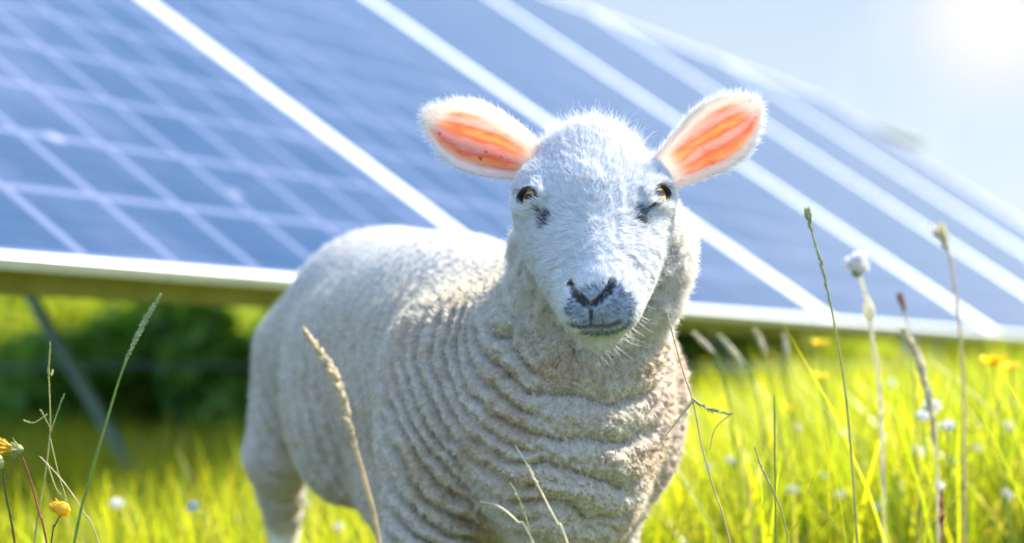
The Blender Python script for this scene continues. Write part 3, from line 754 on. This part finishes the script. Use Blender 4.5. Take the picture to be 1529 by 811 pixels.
def tube(path, rad, ns=8):
    path = np.asarray(path, float); n = len(path); rad = np.broadcast_to(np.asarray(rad, float), (n,))
    t = np.gradient(path, axis=0); t /= np.linalg.norm(t, axis=1)[:, None] + 1e-12
    ref = np.array([.3, 1., .2]); a = np.cross(t, ref); a /= np.linalg.norm(a, axis=1)[:, None]; b = np.cross(t, a)
    an = np.linspace(0, 2 * np.pi, ns, endpoint=False)
    v = path[:, None] + rad[:, None, None] * (np.cos(an)[None, :, None] * a[:, None] + np.sin(an)[None, :, None] * b[:, None])
    i, j = np.meshgrid(np.arange(n - 1), np.arange(ns), indexing='ij')
    f = np.stack([i * ns + j, i * ns + (j + 1) % ns, (i + 1) * ns + (j + 1) % ns, (i + 1) * ns + j], -1).reshape(-1, 4)
    v = np.concatenate([v.reshape(-1, 3), path[:1], path[-1:]]); N0 = n * ns
    cap = [[N0, (j + 1) % ns, j, j] for j in range(ns)] + [[N0 + 1, (n - 1) * ns + j, (n - 1) * ns + (j + 1) % ns, (n - 1) * ns + (j + 1) % ns] for j in range(ns)]
    return v, f
# bushes: (x px, y px of the top, distance, half width px, sunlit?)
GB = 'bushes growing beyond the solar array'
bl = [(-60, 500, 7.4, 130, 0), (70, 486, 7.0, 120, 0), (205, 492, 7.5, 115, 0), (330, 488, 7.1, 120, 0), (450, 486, 7.6, 120, 0), (600, 500, 8, 150, 0), (980, 505, 9.0, 110, 1), (1110, 512, 10, 120, 1), (1240, 520, 11, 120, 1)]
lab = ['dark green bush at the left border of the picture, under the panels', 'dark bush left of the tall bent grass stalk, under the panels', 'dark bush right behind the tall bent grass stalk', 'dark green bush between the bent stalk and the lamb\'s rump', 'dark green bush right beside the lamb\'s hind leg',
       'dark bush hidden mostly behind the lamb\'s back', 'green bush just right of the lamb\'s throat, under the white rail', 'green bush behind the blurred seed heads, under the white rail', 'green bush behind the white clover stalk, under the white rail']
for (px, py, d, hw, sun_), lb in zip(bl, lab):
    tp = P(px, py, d); hwm = hw * d / FPX; g = .0; zc = (tp[2] + g) / 2
    o = empty('bush', (tp[0], d, 0)); tag(o, lb, 'bush', GB); off = np.array([tp[0], d, 0])
    p = lumps(5200, (tp[0], d, zc), (hwm * .95, .5, (tp[2] - g) * .5))
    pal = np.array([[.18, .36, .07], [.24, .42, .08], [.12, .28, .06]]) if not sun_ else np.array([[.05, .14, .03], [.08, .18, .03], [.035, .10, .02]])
    leaves('foliage', p, .04, pal[rng.integers(0, 3, len(p))], o, off)
    v, f = tube([(tp[0], d, -.05), (tp[0] + .04, d, zc * .6), (tp[0] - .03, d, zc)], [.05, .035, .015]); mesh_obj('stem', v - off, f, m_bark, o)
# sunlit hedge behind them
tb = [(-40, 402, 22, 150), (60, 406, 23, 120), (170, 415, 24, 110), (270, 400, 22, 140), (390, 408, 23, 130), (500, 410, 24, 140), (985, 462, 22, 110), (1100, 466, 24, 120), (1220, 474, 23, 120), (1345, 480, 25, 120), (1470, 486, 24, 120), (1600, 480, 23, 130)]
lbs = ['bright sunlit shrub at the left border just under the olive rail', 'bright yellow-green shrub under the rail, left end of the sunlit row', 'lower sunlit shrub in the dip of the bright row under the rail', 'broad bright yellow-green shrub above the bent stalk\'s tip', 'bright shrub under the rail just left of the lamb\'s rump', 'bright shrub hidden mostly behind the lamb\'s rump', 'sunlit shrub behind the green bush at the lamb\'s throat', 'sunlit shrub behind the blurred pale seed heads', 'sunlit shrub between the slender seed stalk and the clover, below the rail', 'sunlit shrub below the rail behind the rust tipped stalk', 'sunlit shrub low at the right border under the end of the rail', 'sunlit shrub beyond the right border']
for (px, py, d, hw), lb in zip(tb, lbs):
    tp = P(px, py, d); hwm = hw * d / FPX
    o = empty('shrub', (tp[0], d, 0)); tag(o, lb, 'shrub', 'sunlit shrubs far behind the array'); off = np.array([tp[0], d, 0])
    p = lumps(4200, (tp[0], d, tp[2] / 2), (hwm, .9, tp[2] * .5))
    pal = np.array([[.36, .42, .03], [.44, .48, .04], [.26, .34, .03]])
    leaves('foliage', p, .085, pal[rng.integers(0, 3, len(p))], o, off)
    v, f = tube([(tp[0], d, -.05), (tp[0] + .04, d, tp[2] * .3), (tp[0] - .03, d, tp[2] * .5)], [.06, .04, .02]); mesh_obj('stem', v - off, f, m_bark, o)

# ---- wire fence under the array
fo = empty('wire_fence', (-1.4, 5.6, 0)); tag(fo, 'thin wire fence with steel posts seen blurred beneath the solar panels', 'fence'); off = np.array([-1.4, 5.6, 0])
for x_ in (-3.0, -.45, 1.2):
    v, f = tube([(x_, 5.6, -.05), (x_, 5.6, .60)], [.022, .022]); mesh_obj('post', v - off, f, m_steel, fo)
for z_ in (.25, .49):
    xs = np.linspace(-4.5, 1.3, 40); v, f = tube(np.stack([xs, 5.6 + 0 * xs, z_ - .01 * np.abs(np.sin((xs + 1) * 1.43))], 1), 0.006, 6); mesh_obj('wire', v - off, f, m_steel, fo)

# ---- wild stalks and flowers
def flat_mat(name, c, tl=.3, rough=.5, jit=.2):
    mt, nt, out = newmat(name); tcn = N(nt, 'ShaderNodeTexCoord').outputs['Object']
    n1 = N(nt, 'ShaderNodeTexNoise', {'Vector': tcn, 'Scale': 90.0, 'Detail': 3.0})
    cr = ramp(nt, n1.outputs[0], [(.3, tuple(x * (1 - jit) for x in c)), (.7, tuple(min(1, x * (1 + jit)) for x in c))])
    pb = N(nt, 'ShaderNodeBsdfPrincipled', {'Base Color': cr, 'Roughness': rough}); t = N(nt, 'ShaderNodeBsdfTranslucent', {'Color': cr})
    m = N(nt, 'ShaderNodeMixShader', {'Fac': tl, 1: pb.outputs[0], 2: t.outputs[0]}); nt.links.new(m.outputs[0], out.inputs[0]); return mt
m_green = flat_mat('stalk_green', (.22, .34, .07), .45); m_straw = flat_mat('stalk_straw', (.62, .48, .28)); m_olive = flat_mat('stalk_olive', (.46, .46, .17), .45); m_red = flat_mat('stalk_red', (.30, .07, .05)); m_dark = flat_mat('stalk_dark', (.09, .07, .05))
m_yel = flat_mat('petal_yellow', (.85, .55, .02), .45); m_lemon = flat_mat('petal_lemon', (.80, .62, .06), .45); m_wht = flat_mat('petal_white', (.88, .88, .86), .6); m_pale = flat_mat('stalk_pale', (.76, .72, .55), .6); m_rust = flat_mat('seed_rust', (.34, .14, .08), .3); m_ggrey = flat_mat('seed_grey_green', (.38, .42, .20), .35)
def spline(pts, n=28):
    pts = np.asarray(pts, float); k = len(pts); t = np.linspace(0, k - 1, n); out = []
    for tt_ in t:
        i = min(int(tt_), k - 2); u = tt_ - i; p0 = pts[max(i - 1, 0)]; p1 = pts[i]; p2 = pts[i + 1]; p3 = pts[min(i + 2, k - 1)]
        out.append(.5 * ((2 * p1) + (-p0 + p2) * u + (2 * p0 - 5 * p1 + 4 * p2 - p3) * u * u + (-p0 + 3 * p1 - 3 * p2 + p3) * u ** 3))
    return np.array(out)
def merge(parts):
    V, F = [], []; n = 0
    for v, f in parts: V.append(v); F.append(f + n); n += len(v)
    return np.concatenate(V), np.concatenate(F)
def grain(c, d, L, w, ns=6):
    d = d / np.linalg.norm(d); t = np.linspace(0, 1, 6); return tube(c + d[None] * L * t[:, None], w * np.array([.25, .85, 1, .8, .5, .08]), ns)
def spike(path, n, L, w, spread, up=.8):
    out = []; path = np.asarray(path)
    for k in range(n):
        t = k / max(n - 1, 1); i = min(int(t * (len(path) - 1)), len(path) - 2); u = t * (len(path) - 1) - i
        c = path[i] * (1 - u) + path[i + 1] * u; d = path[i + 1] - path[i]; d /= np.linalg.norm(d)
        s = rng.normal(size=3); s -= d * (d @ s); s /= np.linalg.norm(s)
        tp = 1 - .45 * abs(2 * t - .9); out.append(grain(c, d * up + s * spread, L * tp * (.8 + .4 * rng.random()), w * tp))
    return out
def plant(name, label, cat, parts, base, group=None):
    base = np.array([base[0], base[1], base[2]]); o = empty(name, base); tag(o, label, cat, group)
    for pn_, (v, f), mt_ in parts: mesh_obj(pn_, v - base, f, mt_, o)
    return o
def stem(pts, r0, r1, d=None, n=30, root=True):
    """pts: places read off the photograph (px, py, depth), top first; carried on down to the soil"""
    q = [P(*p) for p in pts]
    if root:
        e = q[-1] + (q[-1] - q[-2]) / max(1e-6, np.linalg.norm(q[-1] - q[-2])) * .08; g = float(ground_z(e[0], e[1]))
        q += [np.array([e[0] + (e[0] - q[-1][0]) * .6, e[1] + .01, (e[2] + g) / 2]), np.array([e[0] + (e[0] - q[-1][0]), e[1] + .02, g - .01])]
    s = spline(q, n); return s, tube(s, np.linspace(r1, r0, len(s)), 7)
G1 = 'wild grass stalks standing in the meadow'
# tall bent stalk, left
s, st_ = stem([(240, 440, 1.80), (212, 487, 1.80), (184, 550, 1.79), (162, 620, 1.79), (136, 710, 1.79), (112, 806, 1.79)], .0017, .0009, n=60)
hd_ = merge([tube(s[:16], .0013 * np.sin(np.linspace(.35, 2.9, 16)) + .0006)] + spike(s[:17][::-1], 210, .0050, .0008, .85))
plant('grass_stalk', 'tall leaning green grass stalk with a slim seed head, left of the lamb', 'grass stalk', [('stem', st_, m_green), ('seed_head', hd_, m_ggrey)], s[-1], G1)
# branching stalk, far left
s, st_ = stem([(75, 513, 1.82), (73, 560, 1.82), (75, 640, 1.82), (66, 720, 1.82), (52, 806, 1.82)], .0011, .0006)
br = []
for a, b, c in (((71, 618), (50, 632), (36, 628)), ((75, 640), (66, 622), (60, 612)), ((74, 650), (86, 615), (96, 588)), ((75, 655), (88, 710), (104, 760)), ((70, 690), (84, 730), (98, 748)), ((74, 560), (79, 552), (77, 560))):
    br.append(tube(spline([P(*a, 1.82), P(*b, 1.815), P(*c, 1.81)], 10), np.linspace(.0008, .0005, 10), 6))
    br += spike(spline([P(*b, 1.815), P(*c, 1.81)], 6), 16, .003, .0006, .5)
br += spike(s[:9][::-1], 34, .0045, .0007, .35)
plant('grass_stalk', 'thin yellow branching grass stalk beside the yellow hawkweed at far left', 'grass stalk', [('stem', st_, m_olive), ('seed_branches', merge(br), m_olive)], s[-1], G1)
# hawkweed at the left border, seen from the side
def rays(c, axis_, n, L, w, open_, mat=None):
    out = []; axis_ = axis_ / np.linalg.norm(axis_); a = np.cross(axis_, [0, 0, 1.]); a = a / np.linalg.norm(a) if np.linalg.norm(a) > .1 else np.array([1., 0, 0]); b = np.cross(axis_, a)
    for k in range(n):
        ph = k * 2.39996; o_ = open_ * (.35 + .65 * (k / n)) ; d = axis_ * math.cos(o_) + (a * math.cos(ph) + b * math.sin(ph)) * math.sin(o_)
        e = c + d * L * (.8 + .3 * rng.random()); mid = (c + e) / 2 + axis_ * L * .10
        out.append(tube(spline([c, mid, e], 6), w * np.array([.5, .8, 1, 1, .8, .2]), 5))
    return out
c = P(26, 672, 1.80); ax_ = np.array([-1, -.15, .12])
s, st_ = stem([(33, 682, 1.80), (45, 715, 1.80), (58, 765, 1.80), (70, 811, 1.80)], .0012, .0008)
plant('hawkweed', 'half closed yellow hawkweed flower on a red stem at the left border', 'wildflower', [('stem', st_, m_red), ('petals', merge(rays(c, ax_, 46, .021, .0011, .62)), m_yel), ('calyx', merge([grain(c + np.array([.006, 0, 0]), ax_, .014, .0055, 10)] + rays(c + np.array([.006, 0, 0.0]), ax_, 22, .015, .0007, .95)), m_olive)], s[-1])
s, st_ = stem([(5, 700, 1.79), (9, 740, 1.79), (22, 811, 1.79)], .0011, .0008)
c = P(2, 694, 1.79)
plant('hawkweed', 'dark stemmed hawkweed bud cut by the left border below the open flower', 'wildflower', [('stem', st_, m_dark), ('bud', merge([grain(c + np.array([0, 0, -.004]), np.array([-.2, 0, 1]), .016, .0045, 9)]), m_olive)], s[-1])
c = P(88, 758, 1.80)
s, st_ = stem([(92, 768, 1.80), (82, 785, 1.80), (76, 815, 1.80)], .0010, .0007)
plant('hawkweed', 'small round yellow bud on a dark stem under the branching stalk', 'wildflower', [('stem', st_, m_dark), ('bud', merge([grain(c + np.array([.011, 0, -.004]), np.array([-1, 0, .35]), .022, .0075, 12)] + rays(c + np.array([.008, 0, -.003]), np.array([-1, 0, .35]), 26, .017, .0008, .5)), m_yel)], s[-1])
s, st_ = stem([(60, 682, 1.80), (95, 720, 1.80), (125, 765, 1.80), (148, 812, 1.80)], .0008, .0005)
plant('grass_stalk', 'fine arching grass stalk leaning right from the hawkweed flower', 'grass stalk', [('stem', st_, m_straw)] + [('seed_head', merge(spike(s[:10][::-1], 12, .003, .0005, .4)), m_straw)], s[-1], G1)
# straw stalk in front of the flank
s, st_ = stem([(455, 493, 1.62), (482, 535, 1.62), (505, 575, 1.62), (525, 650, 1.62), (548, 730, 1.63), (566, 811, 1.64)], .0024, .0022, n=50)
hd_ = merge(spike(s[:24][::-1], 120, .010, .0030, .5))
plant('grass_stalk', 'straw coloured dry grass stalk standing in front of the lamb\'s flank', 'grass stalk', [('stem', st_, m_straw), ('seed_head', hd_, m_straw)], s[-1], G1)
# thin stalks before the chest
s, st_ = stem([(770, 666, 1.80), (790, 700, 1.80), (812, 742, 1.80), (832, 780, 1.80), (848, 812, 1.80)], .0012, .0009, n=40)
plant('grass_stalk', 'thin pale grass stalk leaning across the lamb\'s lower chest', 'grass stalk', [('stem', st_, m_pale), ('seed_head', merge(spike(s[:16][::-1], 46, .0045, .0008, .4)), m_pale)], s[-1], G1)
s, st_ = stem([(717, 749, 1.79), (745, 756, 1.79), (772, 778, 1.79), (797, 811, 1.79)], .0014, .0008)
plant('grass_stalk', 'pale curved grass blade arching below the lamb\'s chest', 'grass blade', [('stem', st_, m_pale)], s[-1], G1)
s, st_ = stem([(762, 722, 1.81), (775, 745, 1.81), (783, 770, 1.81), (792, 803, 1.81)], .0008, .0005)
plant('grass_stalk', 'small dull grass sprig between the two pale stalks at the chest', 'grass stalk', [('stem', st_, m_olive), ('seed_head', merge(spike(s[:16][::-1], 40, .005, .0008, .5)), m_ggrey)], s[-1], G1)
# right of the lamb: dotted thin stalk with side branches
s, st_ = stem([(997, 470, 1.84), (1006, 505, 1.84), (1020, 555, 1.84), (1035, 600, 1.84), (1048, 665, 1.84), (1066, 730, 1.84), (1090, 811, 1.84)], .0010, .0008, n=60)
br = [tube(spline([P(1034, 595, 1.84), P(1060, 612, 1.83), P(1094, 618, 1.82)], 12), np.linspace(.0010, .0006, 12), 6), tube(spline([P(1092, 618, 1.82), P(1068, 640, 1.825), P(1060, 672, 1.84)], 12), np.linspace(.0006, .0004, 12), 6)]
br += spike(spline([P(1036, 597, 1.84), P(1060, 612, 1.83), P(1092, 618, 1.82)], 12), 40, .006, .0009, .5)
tipb = spike(s[:10][::-1], 16, .004, .0010, .25)
plant('grass_stalk', 'thin dotted grass stalk rising to the lamb\'s throat, with a side spray', 'grass stalk', [('stem', st_, m_straw), ('side_spray', merge(br[:1] + br[2:]), m_ggrey), ('seed_head', merge(tipb), m_straw), ('leaf', tube(spline([P(1035, 598, 1.84), P(1010, 630, 1.835), P(978, 672, 1.82)], 12), np.linspace(.0017, .0004, 12), 6), m_straw), ('side_spray', br[1], m_straw)], s[-1], G1)
# seed stalk before the array, right
s, st_ = stem([(1205, 313, 2.02), (1213, 350, 2.02), (1228, 400, 2.02), (1243, 470, 2.02), (1254, 530, 2.02), (1266, 620, 2.02), (1280, 811, 2.02)], .0016, .0010, n=70)
plant('grass_stalk', 'tall slender green seed stalk standing against the panels right of the lamb', 'grass stalk', [('stem', st_, m_olive), ('seed_head', merge(spike(s[:9][::-1], 46, .0085, .0016, .45) + spike(s[9:26][::-1], 46, .0075, .0012, .3)), m_ggrey)], s[-1], G1)
# clover-like white flowers
def ball(c, r, n, L, w):
    out = []
    for k in range(n):
        z = 1 - 2 * (k + .5) / n; ph = k * 2.39996; d = np.array([math.sqrt(1 - z * z) * math.cos(ph), math.sqrt(1 - z * z) * math.sin(ph), z]); out.append(grain(c + d * (r - L * .5), d + np.array([0, 0, .3]), L, w, 6))
    return merge(out)
c = P(1279, 394, 2.45); s, st_ = stem([(1281, 405, 2.45), (1292, 440, 2.45), (1302, 500, 2.45), (1312, 570, 2.45), (1318, 700, 2.45)], .0032, .0024, n=50)
c2 = P(1299, 456, 2.42)
plant('white_clover', 'white clover flower with a bud below it on a tall pale stem', 'wildflower', [('stem', st_, m_pale), ('flower', merge([ball(c + np.array(o_) * .0085, .0078, 16, .0075, .0034) for o_ in ((-.9, 0, .1), (.1, -.4, .8), (.9, .1, -.3), (.2, -.7, -.3), (-.2, .6, .2), (.6, .3, .6))]), m_wht), ('calyx', merge([grain(c + [0, 0, -.018], np.array([0, 0, 1.]), .016, .007, 10)]), m_green), ('bud', merge([grain(c2 + [0, 0, -.022], np.array([-.1, 0, 1.]), .036, .0085, 12)]), m_pale), ], s[-1])
s, st_ = stem([(1402, 345, 2.5), (1416, 375, 2.5), (1424, 420, 2.5), (1432, 480, 2.5), (1438, 560, 2.5), (1440, 700, 2.5)], .0024, .0018, n=60)
plant('grass_stalk', 'brown feathery seed stalk standing tall near the right border', 'grass stalk', [('stem', st_, m_straw), ('seed_head', merge(spike(s[:10][::-1], 50, .024, .0016, .45)), m_pale)], s[-1], G1)
s, st_ = stem([(1352, 500, 2.35), (1372, 540, 2.35), (1388, 600, 2.35), (1398, 690, 2.35), (1402, 811, 2.35)], .003, .0022, n=50)
plant('grass_stalk', 'thick pale plume of grass curving left above the white daisies', 'grass stalk', [('stem', st_, m_pale), ('seed_head', merge(spike(s[:24][::-1], 110, .028, .0018, .22)), m_pale)], s[-1], G1)
s, st_ = stem([(1343, 440, 2.6), (1352, 475, 2.6), (1362, 540, 2.6), (1368, 640, 2.6)], .0016, .0012)
plant('grass_stalk', 'short stalk with a rust brown tip between the clover and the brown stalk', 'grass stalk', [('stem', st_, m_olive), ('seed_head', merge(spike(s[:6][::-1], 36, .010, .0022, .5)), m_rust)], s[-1], G1)
s, st_ = stem([(1127, 668, 1.95), (1140, 705, 1.95), (1160, 745, 1.95), (1178, 811, 1.95)], .0013, .0008)
plant('grass_stalk', 'curved yellow stalk low in the bright grass right of the lamb', 'grass stalk', [('stem', st_, m_olive), ('seed_head', merge(spike(s[:12][::-1], 30, .005, .0009, .35)), m_straw)], s[-1], G1)
s, st_ = stem([(1156, 590, 2.0), (1157, 680, 2.0), (1158, 811, 2.0)], .0012, .0008)
plant('grass_stalk', 'straight upright green blade right of the curved yellow stalk', 'grass blade', [('stem', st_, m_green)], s[-1], G1)
for tx, ty, bx, by, d, lb in ((1075, 502, 1124, 570, 2.75, 'knobbly pale seed head leaning left under the white rail'), (1128, 494, 1146, 552, 2.8, 'pale smooth seed head under the white rail, right of the knobbly one'), (1036, 498, 1075, 545, 2.7, 'pale green arching seed head nearest the lamb\'s throat under the rail'), (1170, 500, 1172, 560, 2.9, 'grey upright seed head below the foot of the second seam')):
    s, st_ = stem([(tx, ty, d), ((tx + bx) / 2 + 4, (ty + by) / 2, d), (bx, by, d), (bx + 18, by + 90, d)], .0022, .0016, n=50)
    plant('grass_stalk', lb, 'grass stalk', [('stem', st_, m_green), ('seed_head', merge(spike(s[:14][::-1], 70, .009, .0028, .45)), m_pale)], s[-1], G1)
# yellow flowers
def buttercup(px, py, d, r, lb, m_=None):
    c = P(px, py, d); g = float(ground_z(c[0] + .03, d)); s = spline([c, c + [.004, 0, -.05], [c[0] + .02, d, (c[2] + g) / 2], [c[0] + .03, d + .01, g - .01]], 24)
    pet = []
    for k in range(5):
        a = k * 1.2566 + rng.random() * .3; dx = np.array([math.cos(a), math.sin(a), 0]); dy = np.array([-math.sin(a), math.cos(a), 0]); grid = []
        for iu in range(5):
            for iv in range(5):
                u = iu / 4; v = iv / 2 - 1; wv_ = r * .62 * math.sin(math.pi * (.12 + .76 * u)) ** .7; grid.append(c + dx * r * u * .95 + dy * wv_ * v + np.array([0, 0, r * (.55 * u * u + .12 * v * v)]))
        f = np.array([[a_ * 5 + b_, a_ * 5 + b_ + 1, (a_ + 1) * 5 + b_ + 1, (a_ + 1) * 5 + b_] for a_ in range(4) for b_ in range(4)]); pet.append((np.array(grid), f))
    plant('buttercup', lb, 'wildflower', [('stem', tube(s, np.linspace(.0012, .0016, len(s)), 6), m_green), ('petals', merge(pet), m_ or m_yel), ('centre', ball(c + [0, 0, r * .16], r * .26, 14, r * .2, r * .06), m_lemon)], s[-1], 'small flowers in the meadow')
buttercup(1225, 516, 3.0, .016, 'yellow flower just under the white rail, right of the pale seed heads', m_lemon)
buttercup(1227, 566, 2.9, .016, 'dull yellow flower straight below the one under the white rail', m_lemon)
buttercup(1484, 545, 2.7, .022, 'big orange-yellow flower at the right border below the rail')
buttercup(1510, 552, 2.8, .018, 'pale yellow flower at the right border beside the orange one', m_lemon)
buttercup(1180, 612, 2.9, .014, 'pale yellow flower above the curved stalk, in the bright grass', m_lemon)
def daisy(px, py, d, r, lb):
    c = P(px, py, d); g = float(ground_z(c[0], d)); s = spline([c, c + [.003, 0, -.04], [c[0] + .012, d, (c[2] + g) / 2], [c[0] + .02, d + .01, g - .01]], 20)
    tiltd = np.array([rng.normal() * .4, -.7, .8]); tiltd /= np.linalg.norm(tiltd)
    plant('daisy', lb, 'wildflower', [('stem', tube(s, np.linspace(.0008, .0012, len(s)), 6), m_green), ('petals', merge(rays(c, tiltd, 22, r, r * .11, 1.45)), m_wht), ('centre', merge([grain(c - tiltd * .001, tiltd, r * .35, r * .3, 10)]), m_yel)], s[-1], 'small white flowers scattered in the meadow')
dl = [(1392, 612, 2.5, .017), (1414, 640, 2.5, .015), (1378, 625, 2.6, .013), (1508, 640, 2.9, .014), (1370, 676, 2.8, .013), (1460, 672, 2.9, .011), (1427, 690, 3.0, .011), (1190, 640, 3.1, .010), (1260, 650, 3.1, .010), (1330, 575, 3.2, .011), (1402, 728, 2.5, .010), (1290, 700, 3.0, .010), (1183, 735, 2.8, .012), (1228, 712, 2.9, .011), (1255, 742, 2.8, .012), (1310, 760, 2.8, .010), (1500, 740, 2.7, .012), (1090, 690, 2.9, .011), (1060, 700, 3.0, .010),
      (95, 700, 3.0, .010), (175, 755, 2.8, .013), (290, 760, 2.7, .013), (345, 745, 2.8, .013), (225, 735, 3.0, .010), (320, 700, 3.1, .010), (455, 755, 3.1, .012), (505, 790, 3.0, .012)]
desc = ['largest white flower under the pale plume at right', 'white flower lower right of the largest one under the plume', 'white flower left of the largest one under the plume', 'white flower nearest the right border', 'white flower below the three clustered under the plume',
        'small white flower between the plume and the right border', 'small white flower at the foot of the pale plume', 'small white flower right of the curved yellow stalk tip', 'small white flower left of the tall slender seed stalk foot', 'white flower half hidden in grass left of the plume', 'white flower standing above the red sorrel spike', 'small white flower between the seed stalk and the sorrel', 'white flower low beside the curved yellow stalk', 'small white flower in the brownish patch of grass', 'white flower low in the brownish patch of grass', 'small white flower near the bottom border left of the sorrel', 'white flower in the bottom right corner', 'small white flower right of the dotted thin stalk', 'small white flower touching the dotted thin stalk',
        'small white flower left of the bent stalk near the yellow bud', 'white flower right of the bent stalk near the bottom border', 'white flower in the bright grass midway between bent stalk and lamb', 'white flower in the bright grass close to the hind leg', 'small white flower above and right of the one beside the bent stalk', 'small white flower high in the bright tuft near the hind leg', 'white flower seen between hind leg and belly', 'white flower under the lamb\'s belly beside the straw stalk']
for a, lb in zip(dl, desc):
    if (a[0], a[1]) not in ((95, 700), (225, 735), (320, 700), (345, 745)): daisy(*a, lb)
s, st_ = stem([(1406, 735, 2.3), (1406, 775, 2.3), (1408, 815, 2.3)], .0014, .001)
plant('sorrel', 'deep red sorrel spike near the bottom border at right', 'wildflower', [('stem', st_, m_red), ('seed_head', merge(spike(s[:14][::-1], 60, .006, .0022, .6)), flat_mat('sorrel_red', (.35, .03, .05)))], s[-1])
print('field done', round(time.time() - T0, 1))
# ------------------------------------------------------------------ camera, light, sky
cam = bpy.data.cameras.new('camera'); co = bpy.data.objects.new('camera', cam); col.objects.link(co); scene.camera = co
co.location = (0, 0, CAMZ); co.rotation_euler = (math.radians(90), 0, 0)
cam.sensor_width = 36; cam.lens = FPX * 36 / 1529; cam.shift_y = (HOR - 405.5) / 1529; cam.clip_start = .05; cam.clip_end = 3000
cam.dof.use_dof = True; cam.dof.focus_distance = 1.88; cam.dof.aperture_fstop = 2.6
SUN_AZ, SUN_EL = 61, 48
sun = bpy.data.lights.new('sun', 'SUN'); so = bpy.data.objects.new('sun', sun); col.objects.link(so)
sun.energy = 5.0; sun.angle = math.radians(.53); sun.color = (1, .93, .82)
so.rotation_euler = (math.radians(90 - SUN_EL), 0, math.radians(180 - SUN_AZ))
w = bpy.data.worlds.new('World'); scene.world = w; w.use_nodes = True; nt = w.node_tree; nt.nodes.clear()
sky = N(nt, 'ShaderNodeTexSky', sky_type='NISHITA'); sky.sun_disc = False
sky.sun_elevation = math.radians(SUN_EL); sky.sun_rotation = math.radians(SUN_AZ); sky.air_density = 1.0; sky.dust_density = .6; sky.ozone_density = 3.0
# thin high cloud veils the whole sky: paler towards the horizon, bluer overhead, with soft wisps
tcw = N(nt, 'ShaderNodeTexCoord').outputs['Generated']; sx = N(nt, 'ShaderNodeSeparateXYZ', {0: tcw})
n1 = N(nt, 'ShaderNodeTexNoise', {'Vector': tcw, 'Scale': 2.6, 'Detail': 5.0, 'Roughness': .55, 'Distortion': .4})
veil = ramp(nt, sx.outputs[2], [(0, (.265, .255, .255)), (.16, (.225, .245, .260)), (.42, (.15, .215, .31)), (1, (.14, .32, .72))])
wisp = ramp(nt, n1.outputs[0], [(.50, (0, 0, 0)), (.68, (.16, .145, .12))])
v2_ = mixc(nt, 1.0, veil, wisp, 'ADD')
# unseen bright sky added behind the camera to light the lamb's shaded front
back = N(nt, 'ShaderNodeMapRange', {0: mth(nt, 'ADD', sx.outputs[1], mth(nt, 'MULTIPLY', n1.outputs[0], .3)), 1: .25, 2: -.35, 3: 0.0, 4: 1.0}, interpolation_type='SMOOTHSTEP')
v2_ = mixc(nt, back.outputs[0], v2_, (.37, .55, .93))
nsk = mixc(nt, 1.0, sky.outputs[0], (.15, .15, .15), 'MULTIPLY')
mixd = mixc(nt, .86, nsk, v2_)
gl_ = N(nt, 'ShaderNodeVectorMath', {0: tcw, 1: (.250, .950, .189)}, operation='DOT_PRODUCT')
glow = mth(nt, 'POWER', mth(nt, 'MAXIMUM', gl_.outputs['Value'], 0.0), 1500.0)
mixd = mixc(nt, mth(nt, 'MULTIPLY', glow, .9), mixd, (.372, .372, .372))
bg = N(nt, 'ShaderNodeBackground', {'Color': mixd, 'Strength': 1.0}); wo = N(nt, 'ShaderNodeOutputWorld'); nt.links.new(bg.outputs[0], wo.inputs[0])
vs = scene.view_settings; vs.view_transform = 'Standard'; vs.look = 'None'; vs.exposure = 1.42; vs.gamma = 1; vs.use_curve_mapping = False
cy = scene.cycles; cy.use_denoising = True; cy.denoiser = 'OPENIMAGEDENOISE'; cy.max_bounces = 10; cy.diffuse_bounces = 5; cy.transmission_bounces = 6; cy.glossy_bounces = 4
cy.sample_clamp_indirect = 8; scene.render.threads_mode = 'AUTO'
try: scene.cycles_curves.shape = 'RIBBONS'
except Exception as ex: print(ex)

print('all', round(time.time() - T0, 1))
